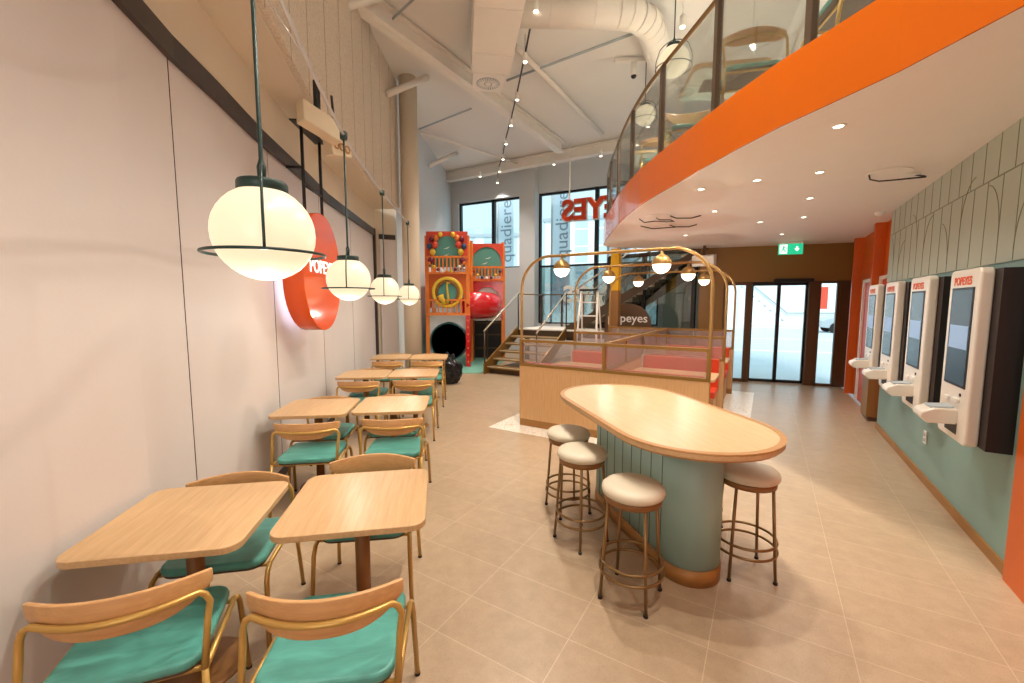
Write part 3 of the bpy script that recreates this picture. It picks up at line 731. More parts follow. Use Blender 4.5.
MB().prism(capsule(hl_ + .04, .185), 0, .10, smooth=True).build('kickboard', M['kick'], ht)

# ------------------------------------------------------------------ stools
def make_stool():
    t = empty('bar_stool'); tag(t, 'x', 'stool')
    MB().lathe([(.0001, .672), (.12, .671), (.155, .664), (.172, .648), (.175, .632), (.170, .615), (.160, .608)], 32).build('seat', M['cream'], t)
    MB().lathe([(.160, .608), (.158, .572), (.152, .572), (.0001, .58)], 32).build('seat_ring', M['post'], t)
    for k in range(4):
        a = R(45 + 90 * k); l = MB().tube([(.145 * cos(a), .145 * sin(a), .6), (.185 * cos(a), .185 * sin(a), .012)], .0095, 10).build('leg', M['bronze'], t)
        MB().cyl((.185 * cos(a), .185 * sin(a), 0), .013, 0, .014, 10).build('foot_cap', M['rubber'], l)
    MB().ring((0, 0, .225), .172, .0085, 40, 8).build('foot_ring', M['bronze'], t)
    MB().ring((0, 0, .165), .176, .0085, 40, 8).build('foot_ring', M['bronze'], t)
    return t
st = make_stool()
sp_ = [(.455, 3.30, 20, 'round cream bar stool, farthest of the three left of the high table'),
       (.49, 2.86, 35, 'round cream bar stool, middle of the three left of the high table'),
       (.685, 2.29, 55, 'round cream bar stool, nearest of the three left of the high table'),
       (1.465, 2.52, -8, 'round cream bar stool tucked under the right side of the high table'),
       (1.39, 3.05, 35, 'bar stool mostly hidden behind the right side of the high table')]
for i, (x, y, a, lb) in enumerate(sp_):
    if i == 0: st.location = (x, y, 0); st.rotation_euler.z = R(a); st['label'] = lb; st['group'] = 'bar stools round the high table'
    else: dup(st, (x, y, 0), R(a), lb, 'bar stools round the high table')

# ------------------------------------------------------------------ pendants
def make_pendant(rod, name='globe_pendant', r=.175):
    t = empty(name); 
    MB().sphere((0, 0, 0), r, 36, -90, 90, 18).build('globe', M['opal'], t)
    MB().lathe([(.0001, r + .012), (.082, r + .016), (.086, r + .008), (.086, r - .030), (.0001, r - .028)], 28).build('cap', M['green'], t)
    MB().lathe([(.014, r + .012), (.016, r + .07), (.010, r + .09), (.0075, r + .10), (.0075, rod)], 12).build('rod', M['green'], t)
    MB().ring((0, 0, -.075), .205, .0055, 56, 8).build('ring', M['green'], t)
    for s_ in (-1, 1):
        pts = [(0, 0, r + .075)]
        for k in range(11):
            a = R(78 - 100 * k / 10); pts.append((0, s_ * .205 * min(1, cos(a) * 1.02), max(-.075, .215 * sin(a) + .03 * (1 if k < 5 else 0))))
        pts[1:] = [p for p in pts[1:] if p[2] > -.07] + [(0, s_ * .205, -.075)]
        MB().tube(pts, .005, 8).build('hoop', M['green'], t)
    return t
TK = [(-.68, 1.0), (-.97, 1.62), (-1.0, 1.9), (-1.364, 3.53), (-1.60, 5.28), (-1.79, 7.2), (-1.85, 7.75)]
TZ = 3.03
pps = [(-.935, 1.62, 1.94), (-1.36, 3.53, 1.875), (-1.595, 5.30, 1.84), (-1.765, 7.25, 1.82)]
nmz = ['nearest and largest in view', 'second along the row', 'third along the row', 'farthest along the row, by the column']
tk = empty('lamp_track', (0, 0, TZ)); tag(tk, 'curved thin metal track carrying the globe pendants along the left wall', 'track')
TP = [(-.40, .2, 0), (-.66, .9, 0)] + [(x, y, 0) for x, y, z in pps] + [(-1.80, 7.6, 0)]
def smooth_pts(P, m_=6):
    out = []
    P = [Vector(p) for p in P]; Q = [P[0] * 2 - P[1]] + P + [P[-1] * 2 - P[-2]]
    for i in range(1, len(Q) - 2):
        for k in range(m_):
            t = k / m_; a, b, c, d_ = Q[i - 1], Q[i], Q[i + 1], Q[i + 2]
            out.append(tuple(.5 * ((2 * b) + (c - a) * t + (2 * a - 5 * b + 4 * c - d_) * t * t + (3 * b - a - 3 * c + d_) * t ** 3)))
    out.append(tuple(P[-1])); return out
MB().tube(smooth_pts(TP), .012, 8).build('bar', M['alu'], tk)
for y in (0.5, 2.6, 4.4, 6.3):   # stays up to the soffit
    pts = smooth_pts(TP); p = min(pts, key=lambda q: abs(q[1] - y))
    xf = [a + (b - a) * 0 for a, b in [(0, 0)]]
    fx_ = None
    for (a, b), (c, d_) in zip(FACE, FACE[1:]):
        if b <= p[1] <= d_: fx_ = a + (c - a) * (p[1] - b) / (d_ - b)
    MB().tube([p, (fx_ - .02, p[1], .6)], .004, 6).build('stay', M['alu'], tk)
proto = None
for i, (x, y, z) in enumerate(pps):
    p = make_pendant(TZ - z - .0) if i == 0 else None
    if i == 0: proto = p; p.location = (x, y, z); p['category'] = 'pendant lamp'
    else:
        p = make_pendant(TZ - z)
        p.location = (x, y, z); p['category'] = 'pendant lamp'
    p.rotation_euler.z = R([29, 16, 14, 10][i])
    lamp('lamp', 'POINT', (0, 0, -.30), [5, 8, 8, 8][i], WARM, p, .004)
    p['label'] = 'globe pendant with green cage on the left track, ' + nmz[i]; p['group'] = 'globe pendants over the wall tables'
    MB().lathe([(.026, TZ - z - .035), (.03, TZ - z - .02), (.03, TZ - z + .02), (.02, TZ - z + .03)], 12).build('clamp', M['green'], p)
for (x, y, z, lb) in ((1.93, 5.3, 4.55, 'globe pendant hanging behind the mezzanine rail, larger of the two'), (2.36, 7.8, 5.0, 'globe pendant hanging behind the mezzanine rail, smaller of the two')):
    p = make_pendant(6.1 - z); p.location = (x, y, z); p['label'] = lb; p['category'] = 'pendant lamp'; p['group'] = 'globe pendants over the mezzanine'
    p.rotation_euler.z = R(60)
    MB().cyl((0, 0, 0), .05, 6.06 - z, 6.1 - z, 16).build('ceiling_rose', M['green'], p)

# ------------------------------------------------------------------ the oval wall sign on its hanger
sa = atan2(4.93 - 3.95, -2.13 + 1.955)
sgn = empty('oval_wall_sign', (-2.0, 4.51, 2.0), sa - R(6))      # local x along wall (away from camera), local y towards the wall
tag(sgn, 'glossy orange oval sign with white lettering hung beside the left wall', 'sign')
def stadium(w, h, n=20):
    r = w / 2; out = []
    for cy, a0 in ((h / 2 - r, 0), (-h / 2 + r, 180)):
        for i in range(n + 1): a = R(a0 + 180 * i / n); out.append((r * cos(a), cy + r * sin(a)))
    return out
mXZ = Matrix(((1, 0, 0), (0, 0, 1), (0, 1, 0))).to_3x3()
MB().prism(stadium(1.02, 1.22), 0, .20, mXZ, True).build('body', M['orangegloss'], sgn, bevel=.006)
MB().prism(stadium(.94, 1.14), .201, .212, mXZ, True).build('backlight', M['halo'], sgn)
tx = text_obj('lettering', 'POPEYES', .19, M['txtwhite'], sgn, .003, False, .001); tx.rotation_euler = (R(90), 0, 0); tx.location = (0, -.004, .045)
for v in (-.17, .30):
    MB().tube([(v, .1, .55), (v, .1, 1.44)], .017, 8).build('hanger_leg', M['black'], sgn)
MB().b6(-.30, .34, .04, .16, 1.43, 1.44).build('hanger_plate', M['black'], sgn)
MB().tube([(-.17, .1, 1.03), (-.17, .26, 1.03)], .014, 8).build('hanger_rung', M['black'], sgn)
MB().tube([(-.17, .1, .86), (.30, .1, .86)], .013, 8).build('hanger_rung', M['black'], sgn)
# loudspeaker box above
ls = empty('wall_loudspeaker', (-1.68, 3.82, 3.24), R(62)); tag(ls, 'beige box loudspeaker tilted under the soffit above the oval sign', 'speaker')
MB().box((0, 0, 0), (.38, .10, .20), rx=R(-14), ry=R(10)).build('casing', M['beigebox'], ls, bevel=.012)
MB().b6(-.02, .02, .0, .04, .06, .36).build('bracket', M['black'], ls)
l2 = empty('projector_mount', (-1.66, 4.15, 3.15), R(70)); tag(l2, 'beige slotted bracket block behind the loudspeaker box', 'bracket')
MB().box((0, 0, 0), (.26, .10, .16), ry=R(-10)).build('casing', M['beigebox'], l2, bevel=.01)
rg = MB()
for q in (-.07, 0.0, .07): rg.ring((q, -.055, .0), .03, .008, 16, 6, 'Y')
rg.build('knobs', M['oak_edge'], l2); MB().tube([(0, .02, .06), (0, .05, .48)], .012).build('bracket', M['black'], l2)

# ------------------------------------------------------------------ booths
B0 = (.104, 5.68); BRZ = -AX; BW = 2.36; PV = 1.86
bt = empty('booth_island', (B0[0], B0[1], 0), BRZ); tag(bt, 'oak clad booth island with reeded glass screens and brass arches', 'booth')
def wallpanel(y, x0=0, x1=BW, h=.83):
    MB().b6(x0, x1, y, y + .05, .10, h).build('oak_panel', M['oak_side'], bt)
    MB().b6(x0 + .005, x1 - .005, y + .005, y + .045, 0, .10).build('kickboard', M['kick'], bt)
def screen(y, x0, x1, mids, z0=.83, z1=1.19, t=.035):
    f = MB().b6(x0, x1, y - .005, y + .055, z0, z0 + t).b6(x0, x1, y - .005, y + .055, z1 - t, z1)
    for m_ in [x0 + t / 2] + mids + [x1 - t / 2]: f.b6(m_ - t / 2, m_ + t / 2, y - .004, y + .054, z0, z1)
    fr = f.build('screen_frame', M['frame_gold'], bt)
    xs = [x0] + mids + [x1]
    for a, b in zip(xs, xs[1:]):
        MB().b6(a + t, b - t / 2, y + .02, y + .03, z0 + t, z1 - t).build('reeded_pane', M['reeded'], fr)
for k in range(3):
    y = k * PV
    wallpanel(y); screen(y, 0, BW, [BW * .5])
# spine
MB().b6(BW / 2 - .025, BW / 2 + .025, .05, 2 * PV, .10, .83).build('oak_panel', M['oak_side'], bt)
f = MB().b6(BW / 2 - .03, BW / 2 + .03, .05, 2 * PV, .83, .865).b6(BW / 2 - .03, BW / 2 + .03, .05, 2 * PV, 1.155, 1.19)
for yy in (PV * .5, PV * 1.5): f.b6(BW / 2 - .028, BW / 2 + .028, yy - .02, yy + .02, .84, 1.17)
fr = f.build('screen_frame', M['frame_gold'], bt)
MB().b6(BW / 2 - .005, BW / 2 + .005, .07, 2 * PV - .02, .865, 1.155).build('reeded_pane', M['reeded'], fr)
# arches with lamps
for k in range(3):
    y = k * PV + .025; r0 = .42; top = 2.28; x0, x1 = .018, BW - .01
    pts = [(x0, y, 0.84 if False else 0.1)]
    pts += [(x0, y, z) for z in (1.0, top - r0 - .02)]
    pts += [(x0 + r0 - r0 * cos(R(a)), y, top - r0 + r0 * sin(R(a))) for a in range(5, 91, 8)]
    pts += [(x1 - r0 + r0 * sin(R(a)), y, top - r0 + r0 * cos(R(a))) for a in range(0, 91, 8)]
    pts += [(x1, y, 1.0), (x1, y, 0.0)]
    ar = MB().tube(pts, .0185, 12).build('arch', M['brass'], bt)
for k in range(3):
    for j, u_ in enumerate((.60, 1.82)):
        x, y = loc_of(B0, BRZ, u_, k * PV + .025)
        o = empty('arch_lamp', (x, y, 2.28 - .018), BRZ)
        tag(o, 'brass and opal half globe lamp on the %s booth arch, %s one' % (['front', 'middle', 'rear'][k], ['left', 'right'][j]), 'lamp', 'half globe lamps on the booth arches')
        MB().lathe([(.014, 0), (.018, -.03), (.035, -.045)] + [(.105 * sin(R(a)), -.145 + .105 * cos(R(a))) for a in range(24, 91, 8)] + [(.105, -.15), (.0001, -.151)], 28).build('cap', M['brass'], o)
        MB().sphere((0, 0, -.152), .1, 28, -90, 0, 8).build('half_globe', M['halfglow'], o)
        lamp('lamp', 'POINT', (0, 0, -.32), 6, WARM, o, .004)
# benches and tables in the booths
for side in (0, 1):
    xa, xb = (.04, BW / 2 - .05) if side == 0 else (BW / 2 + .05, BW - .06)
    nm = ['left', 'right'][side]
    for k, (yy, face, w) in enumerate(((.06, 1, 'front'), (PV - .06, -1, 'middle screen near'), (PV + .11, 1, 'middle screen far'), (2 * PV - .06, -1, 'rear'))):
        x, y = loc_of(B0, BRZ, (xa + xb) / 2, yy); o = empty('booth_bench', (x, y, 0), BRZ if face > 0 else BRZ + pi)
        tag(o, 'orange red upholstered booth bench against the %s side, %s half of the island' % (w, nm), 'bench', 'booth benches')
        hw = (xb - xa) / 2
        MB().b6(-hw, hw, .0, .08, .42, .87).build('backrest', M['redvinyl'], o, bevel=.015)
        MB().b6(-hw, hw, .08, .50, .38, .47).build('seat', M['redvinyl'], o, bevel=.015)
        MB().b6(-hw + .02, hw - .02, .0, .46, 0, .38).build('plinth', M['oak_side'], o)
        MB().b6(hw, hw + .025, .0, .09, 0, .87).build('end_panel', M['cream'], o)
    for k in range(2):
        x, y = loc_of(B0, BRZ, (xa + xb) / 2 + (.05 if side else 0), k * PV + PV / 2 + .03)
        o = empty('booth_table', (x, y, 0), BRZ); tag(o, 'oak topped booth table in the %s row, %s half of the island' % (['front', 'rear'][k], nm), 'table', 'booth tables')
        MB().prism(rrect(xb - xa, .62, .05), .715, .745).build('tabletop', M['oak'], o, bevel=.003)
        MB().cyl((0, 0, 0), .035, .01, .715, 16).build('column', M['post'], o); MB().lathe([(.2, 0), (.2, .008), (.04, .012)], 24).build('base_plate', M['post'], o)
mo = MB().b6(-.31, BW + .36, -.31, 2 * PV + .36, 0, .003).build('mosaic_floor', M['mosaic'], loc=(B0[0], B0[1], 0), rz=BRZ); struct(mo, 'white mosaic floor border round the booth island', 'floor')
# square column behind booths, its lit top put in as yellow colour
yc = empty('square_pillar', (2.27, 9.27, 0), BRZ); struct(yc, 'square column with its lit upper part painted yellow behind the booths', 'column')
MB().b6(-.09, .09, -.09, .09, 0, 1.95).build('lower_cladding', M['post'], yc); MB().b6(-.088, .088, -.088, .088, 1.95, 2.85).build('lit_upper_part', M['lityellow'], yc)

# ------------------------------------------------------------------ kiosks
def make_kiosk():
    t = empty('order_kiosk'); tag(t, 'x', 'kiosk')     # local x along the wall away from camera, y out of the wall, z=0 bottom
    MB().b6(-.10, .48, 0, .12, .0, 1.15).build('wall_box', M['blackbox'], t)
    bd = MB().prism([(x + .26, z + .575) for x, z in rrect(.52, 1.18, .045)], .12, .185, mXZ).build('body', M['kioskw'], t, bevel=.012, seg=3)
    sc = MB().b6(.07, .45, .183, .189, .36, 1.04).build('screen', M['black'], t)
    MB().b6(.085, .435, .1885, .1905, .375, 1.025).build('screen_glass', M['screen'], sc)
    MB().b6(.10, .42, .1905, .1912, .62, .78).build('message_panel', M['screenlit'], sc)
    tx = text_obj('lettering', 'POPEYES', .078, M['txtorange'], t, .001, False, .002); tx.rotation_euler = (R(90), 0, pi); tx.location = (.28, .187, 1.083)
    MB().b6(.15, .37, .12, .186, .03, .11).build('receipt_slot', M['dark'], t)
    tr = MB(); prof = [(.17, .10), (.17, .205), (.30, .20), (.365, .165), (.37, .13), (.33, .09)]
    tr.prism([(y, z) for y, z in prof], .16, .36, Matrix(((0, 0, 1), (1, 0, 0), (0, 1, 0))).to_3x3()); tr_ = tr.build('card_terminal', M['kioskw'], t, bevel=.01)
    MB().box((.26, .255, .206), (.14, .12, .010), rx=R(-6)).build('keypad', M['txtgrey'], tr_)
    MB().b6(.31, .39, .184, .20, .25, .27).build('button_bar', M['plastic'], t); MB().b6(.14, .24, .184, .20, .255, .28).build('button_bar', M['plastic'], t)
    MB().lathe([(.012, 0), (.012, .006)], 12, (.14, .184, .31), Matrix.Rotation(R(-90), 3, 'X')).build('scanner', M['dark'], t)
    MB().box((.51, .06, .2), (.012, .05, .35)).build('coiled_cable', M['txtorange'], t)
    return t
kk = make_kiosk()
for i, (x, lb) in enumerate(((.15, 'nearest of the four, with the black side showing widest'), (1.16, 'second from the camera, above the socket'), (2.15, 'third from the camera, reflecting the street'), (3.08, 'farthest of the four, by the orange wall'))):
    p = (*loc_of(K0, KR, x, 0), .745); l_ = 'white wall mounted order kiosk, ' + lb
    if i == 0: kk.location = p; kk.rotation_euler.z = KR; kk['label'] = l_; kk['group'] = 'order kiosks on the teal wall'
    else: dup(kk, p, KR, l_, 'order kiosks on the teal wall')

# ------------------------------------------------------------------ ceiling services
def ibeam(mb, a, b, w=.22, h=.30, zc=5.93):
    a, b = Vector((*a, zc)), Vector((*b, zc)); d = b - a; rz = atan2(d.y, d.x); m_ = (a + b) / 2; l = d.length
    mb.box((m_.x, m_.y, zc + h / 2 - .02), (l, w, .03), rz); mb.box((m_.x, m_.y, zc - h / 2 + .02), (l, w, .03), rz); mb.box((m_.x, m_.y, zc), (l, .04, h), rz)
def sbeam(a, b, label, **k):
    mb = MB(); ibeam(mb, a, b, **k); return struct(mb.build('roof_beam', M['steel']), label, 'beam')
sbeam((-2.9, 5.1), (1.35, 12.0), 'white steel roof beam crossing the ceiling diagonally')
sbeam((-2.2, 14.75), (3.0, 11.75), 'white steel roof beam along the top of the back windows')
sbeam((3.0, 11.75), (4.4, 10.95), 'white steel roof beam running above the mezzanine end')
for i, (a, b) in enumerate((((-2.28, 8.0, 5.45), (-1.62, 8.5, 6.0)), ((-2.3, 12.0, 5.45), (-1.60, 12.6, 6.0)), ((-2.25, 5.7, 5.40), (-1.72, 6.3, 6.0)))):
    struct(MB().tube([a, b], .06, 4).build('ceiling_brace', M['steel']), 'white diagonal brace from the left wall, ' + ['beside the column top', 'farthest along', 'nearest to the camera'][i], 'brace')
du = empty('ventilation_duct', (-.17, 5.78, 0), R(7)); tag(du, 'white rectangular ventilation duct with a round swirl diffuser on its end', 'duct')
MB().b6(-.32, .32, -5.5, 1.55, 5.45, 5.95).build('casing', M['steel'], du, bevel=.01)
dn = MB()
for y in range(-5, 2): dn.b6(-.325, .325, y - .012, y + .012, 5.44, 5.96)
dn.build('joint', M['steel'], du)
MB().b6(-.28, .24, 1.55, 2.1, 5.43, 5.85).build('diffuser_box', M['plastic'], du)
sw = MB().cyl((-.02, 1.82, 0), .20, 5.425, 5.43, 32)
sw.build('swirl_disc', M['txtgrey'], du)
fn = MB()
for k in range(24):
    a = 2 * pi * k / 24; fn.box((-.02 + .13 * cos(a), 1.82 + .13 * sin(a), 5.421), (.12, .012, .01), a + .25)
fn.cyl((-.02, 1.82, 0), .05, 5.415, 5.43, 16)
fn.build('vanes', M['plastic'], du)
rd = empty('round_duct'); tag(rd, 'white round spiral duct bending across the ceiling towards the mezzanine', 'duct')
pts = [(.1, 6.27, 5.75), (1.3, 6.3, 5.75), (1.7, 6.35, 5.75), (1.95, 6.5, 5.75), (2.15, 6.8, 5.75), (2.4, 7.3, 5.75), (3.6, 9.6, 5.75)]
MB().tube(pts, .2, 24).build('pipe', M['steel'], rd)
P_ = smooth_pts(pts, 6)
for i in range(2, len(P_) - 1, 3):
    MB().tube([Vector(P_[i]) - (Vector(P_[i + 1]) - Vector(P_[i])).normalized() * .01, P_[i]], .203, 24).build('seam_ring', M['steel'], rd)
for a, b, r_, lb in (((.05, 7.48, 5.98), (2.3, 11.16, 5.98), .05, 'thin white sprinkler pipe below the ceiling between the duct and the back beam'),
                     ((-.1, 8.6, 5.99), (2.05, 7.1, 5.99), .022, 'thin dark conduit below the ceiling, crossing from the duct to the round pipe'),
                     ((-2.3, 10.8, 5.95), (-.9, 9.7, 5.95), .02, 'thin conduit below the ceiling beyond the diagonal beam'),
                     ((-2.3, 11.0, 5.97), (1.0, 14.2, 5.97), .03, 'thin white pipe running towards the back windows'),
                     ((2.7, 2.6, 5.98), (5.2, 8.5, 5.98), .04, 'long white pipe under the ceiling above the mezzanine'),
                     ((2.3, 5.0, 5.97), (4.4, 4.6, 5.97), .03, 'short white pipe across the ceiling above the mezzanine'),
                     ((-1.9, 6.9, 5.99), (-.6, 5.6, 5.99), .018, 'thin dark conduit left of the rectangular duct')):
    p = MB().tube([a, b], r_, 8).build('ceiling_pipe', M['steel'] if r_ > .025 else M['txtgrey']); tag(p, lb, 'pipe')
# light track with spots
tr = empty('spotlight_track', (0, 0, 5.72)); tag(tr, 'thin dark track carrying spotlights down the middle of the ceiling', 'track')
TT = [(.95, -1.5), (.82, .5), (.65, 2.6), (.47, 4.4), (.333, 5.988), (.216, 7.375), (.098, 8.674), (-.022, 9.827), (-.149, 10.9), (-.249, 12.03), (-.395, 13.17), (-.5, 14.4)]
MB().tube([(x, y, .07) for x, y in TT], .016, 6).build('rail', M['darktrim'], tr)
for x, y in TT[1::2]: MB().tube([(x, y, .07), (x, y, .38)], .004, 6).build('hanger', M['darktrim'], tr)
def spot(x, y, z, lb, power, tilt=(0, 0), cone=90, col=WARM, blend=.7, group='track spotlights'):
    o = empty('spotlight', (x, y, z)); tag(o, lb, 'spotlight', group)
    MB().lathe([(.012, .07), (.012, .05), (.035, .045), (.038, -.09), (.03, -.09)], 16).build('housing', M['plastic'], o)
    MB().cyl((0, 0, 0), .032, -.096, -.09, 16).build('lamp_face', M['glow'], o)
    if power: lamp('lamp', 'SPOT', (0, 0, -.13), power, col, o, .03, cone, (tilt[0], tilt[1], 0), blend)
od = ['', 'nearest', 'second', 'third', 'fourth', 'fifth', 'sixth', 'seventh', 'eighth']
vis = [(.325, 6.1), (.216, 7.3), (.098, 8.6), (-.022, 9.8), (-.149, 10.9), (-.249, 12.03), (-.38, 13.1), (-.48, 14.3)]
for i, (x, y) in enumerate(vis):
    spot(x, y, 5.72, 'small white spotlight on the ceiling track, %s of those in view' % od[i + 1], 170 if i < 6 else 60, (0, 0), 110)
for x, y, p_ in ((.84, .2, 230), (.72, 1.8, 260), (.66, 2.7, 260), (.5, 4.1, 250)):
    spot(x, y, 5.72, 'small white spotlight on the ceiling track above the camera', p_, (0, R(0)), 100, WARM, .7, 'track spotlights above the camera')
for x, y, lb in ((-1.0, 13.6, 'small white spotlight on the back beam above the left window'), (1.2, 12.45, 'small white spotlight on the back beam above the window pier'), (2.4, 11.75, 'small white spotlight on the back beam near the mezzanine')):
    spot(x, y, 5.72, lb, 60, (0, 0), 110, NEUT, .7, 'spotlights on the back beam')
cm = empty('security_camera', (2.2, 8.0, 5.9)); tag(cm, 'white dome security camera under a short rail near the small mezzanine globe', 'camera')
MB().b6(-.35, .5, -.04, .04, .1, .16).build('rail', M['steel'], cm); MB().cyl((0, 0, 0), .05, -.12, .1, 16).build('housing', M['plastic'], cm); MB().sphere((0, 0, -.13), .05, 16, -90, 0, 6).build('dome', M['black'], cm)
# mezzanine spots
for x, y, lb in ((2.25, 5.9, 'bright spotlight over the mezzanine behind the larger globe'), (3.3, 4.4, 'bright spotlight over the mezzanine beside the chair back'), (3.4, 6.3, 'spotlight over the rear of the mezzanine')):
    spot(x, y, 5.4, lb, 280, (0, 0), 140, WARM, .7, 'spotlights over the mezzanine')
    MB().tube([(x, y, 5.46), (x, y, 6.1)], .008, 6).build('stem', M['plastic']).name = 'drop_rod'
    o = bpy.data.objects['drop_rod']; o.name = 'ceiling_drop_rod'; tag(o, 'thin white rod carrying the ' + lb, 'rod')

# hanging orange letters seen from behind
hs = empty('hanging_letter_sign', (*loc_of(bo, brz, 5.25, -1.3), 4.25), brz); tag(hs, 'reversed orange hanging letters in front of the upper window', 'sign')
t = text_obj('lettering', 'POPEYES', .78, M['orangered'], hs, .05, True, .02); t.rotation_euler = (R(90), 0, 0); t.location = (.95, 0, 0)
t2 = text_obj('letter_rim', 'POPEYES', .78, M['plastic'], hs, .03, True, .045); t2.rotation_euler = (R(90), 0, 0); t2.location = (.95, .05, 0)
MB().tube([(-.35, .0, .2), (-.35, 0, 1.85)], .02).tube([(1.9, 0, .2), (1.9, 0, 1.85)], .02).build('hanger_rod', M['plastic'], hs)

# ------------------------------------------------------------------ stairs to the platform and to the mezzanine
S0 = (-.62, 9.98); SR = -AX     # local x along B, local y along A (away)
sp = empty('lower_staircase', (S0[0], S0[1], 0), SR); tag(sp, 'short open bronze staircase with pale nosings beside the play tower', 'staircase')
n_ = 6; rise = 1.0 / n_; go = .27; sw_ = 1.42
for i in range(n_ - 1):
    MB().b6(.03, sw_ - .03, i * go, i * go + go + .03, (i + 1) * rise - .045, (i + 1) * rise).build('tread', M['frame_gold'], sp)
    MB().b6(.03, sw_ - .03, i * go - .004, i * go + .03, (i + 1) * rise - .012, (i + 1) * rise + .003).build('nosing', M['tread'], sp)
for x in (0, sw_ - .03):
    MB().prism([(-.12, .0), (-.12, .24), (n_ * go - .15, 1.06), (n_ * go - .15, .78), (.12, 0)], x, x + .03, Matrix(((0, 0, 1), (1, 0, 0), (0, 1, 0))).to_3x3()).build('stringer', M['frame_gold'], sp)
MB().b6(.03, sw_ - .03, .1, n_ * go - .2, .0, .1).build('stair_shade_block', M['darkbrown'], sp)  # dark block put in as the shade under the open treads
hx = .0
def lrail(x, mats, extra):
    MB().tube([(x, -.1, 1.02), (x, n_ * go - .1, 1.95)] + extra, .02, 8).build('handrail', mats, sp)
    for y in (-.08, n_ * go - .12): MB().tube([(x, y, .15 + (.8 if y > 0 else 0)), (x, y, 1.03 + (.92 if y > 0 else 0))], .018, 8).build('post', M['stair'], sp)
lrail(.015, M['chrome'], []); lrail(sw_ - .015, M['chrome'], [])
# platform
pf = empty('platform', (S0[0], S0[1], 0), SR); struct(pf, 'raised platform with pale edge between the two staircases', 'platform')
y0 = n_ * go - .12
MB().b6(0, 3.6, y0, y0 + 1.45, .82, .97).build('deck', M['stair'], pf); MB().b6(-.0, 3.6, y0 - .01, y0 + 1.45, .97, 1.0).build('top', M['white'], pf)
MB().b6(0.1, .2, y0 + .2, y0 + .3, 0, .82).b6(3.2, 3.3, y0 + .2, y0 + .3, 0, .82).build('support', M['stair'], pf)
pr = empty('platform_railing', (S0[0], S0[1], 1.0), SR); tag(pr, 'glass railing with bronze posts at the back of the raised platform', 'railing')
yb = y0 + 1.40
MB().tube([(.0, yb, .92), (2.6, yb, .92)], .018, 8).tube([(0, y0 + .1, .92), (0, yb, .92)], .018, 8).build('handrail', M['bronze'], pr)
for x in (0, .65, 1.3, 1.95, 2.6): MB().b6(x - .025, x + .025, yb - .02, yb + .02, 0, .91).build('post', M['stair'], pr)
for x in (0, .65, 1.3, 1.95): MB().b6(x + .04, x + .61, yb - .004, yb + .004, .05, .87).build('glass_panel', M['railglass'], pr)
# upper flight: runs along +x local (B) from platform up to the mezzanine
U0 = loc_of(S0, SR, 1.55, y0 + .25); us = empty('upper_staircase', (U0[0], U0[1], 1.0), SR)
tag(us, 'dark steel staircase rising from the platform to the mezzanine behind the booths', 'staircase')
nn = 13; ri = 2.27 / nn; g2 = .275; ln_ = nn * g2; wd = 1.1
for i in range(nn):
    MB().b6(i * g2, i * g2 + g2 + .02, .03, wd - .03, (i + 1) * ri - .05, (i + 1) * ri).b6(i * g2 + .12, i * g2 + .2, .04, wd - .04, (i + 1) * ri - .17, (i + 1) * ri - .05).build('tread', M['tread'], us)
mYZ = Matrix(((1, 0, 0), (0, 0, 1), (0, 1, 0))).to_3x3()
for y in (0, wd - .03):
    MB().prism([(-.25, -.28), (-.25, .10), (0, .20), (ln_, 2.27 + .04), (ln_, 2.27 - .08), (.15, .02), (.15, -.28)] if y == 0 else [(-.25, -.28), (-.25, .10), (0, .16), (ln_, 2.27), (ln_, 2.27 - .3), (.15, -.28)], y, y + .03, mYZ).build('stringer', M['stair'], us)
for y in (.0, wd):
    hr = MB().tube([(-.1, y, .95), (ln_ - .8, y, .95 + 2.27 * (ln_ - .7) / ln_)], .02, 8)
    hr.build('handrail', M['chrome'], us)
    q = MB().prism([(.0, .25), (0, .92), (ln_ - 1.0, .92 + 2.27 * (ln_ - 1.0) / ln_), (ln_ - 1.0, .25 + 2.27 * (ln_ - 1.0) / ln_)], y + .01, y + .018, mYZ)
    q.build('glass_panel', M['railglass'], us)
    for k in range(4):
        x = .1 + k * .85; z = 2.27 * x / ln_; MB().tube([(x, y + .012, z + .1), (x, y + .012, z + .97)], .014, 8).build('post', M['stair'], us)

# dark arched board with white lettering
ab = empty('arched_board', (2.62, 9.55, 0), R(-28)); tag(ab, 'dark arched board with white lettering under the upper stairs', 'board')
aw = [(.52, 0), (.52, 1.2)] + [(.52 * cos(R(a)), 1.2 + .47 * sin(R(a))) for a in range(10, 180, 10)] + [(-.52, 1.2), (-.52, 0)]
MB().prism(aw, 0, .05, mXZ).build('board', M['darkbrown'], ab)
t = text_obj('lettering', 'popeyes', .27, M['plastic'], ab, .003, False, .003); t.rotation_euler = (R(90), 0, 0); t.location = (-.0, -.004, 1.33)
# white step ladder
ld = empty('step_ladder', (1.62, 8.85, 0), R(-25)); tag(ld, 'white folding step ladder standing behind the booths', 'ladder')
for sx in (-1, 1):
    MB().tube([(sx * .24, -.35, 0), (sx * .17, .0, 1.95)], .022, 6).build('front_rail', M['plastic'], ld)
    MB().tube([(sx * .25, .45, 0), (sx * .17, .04, 1.93)], .018, 6).build('rear_rail', M['plastic'], ld)
for k in range(6):
    z = .28 + k * .28; w = .24 - .07 * z / 1.95; y = -.35 + .35 * z / 1.95
    MB().b6(-w, w, y - .04, y + .04, z, z + .025).build('step', M['plastic'], ld)
MB().b6(-.18, .18, -.06, .12, 1.93, 1.97).build('top_cap', M['dark'], ld)
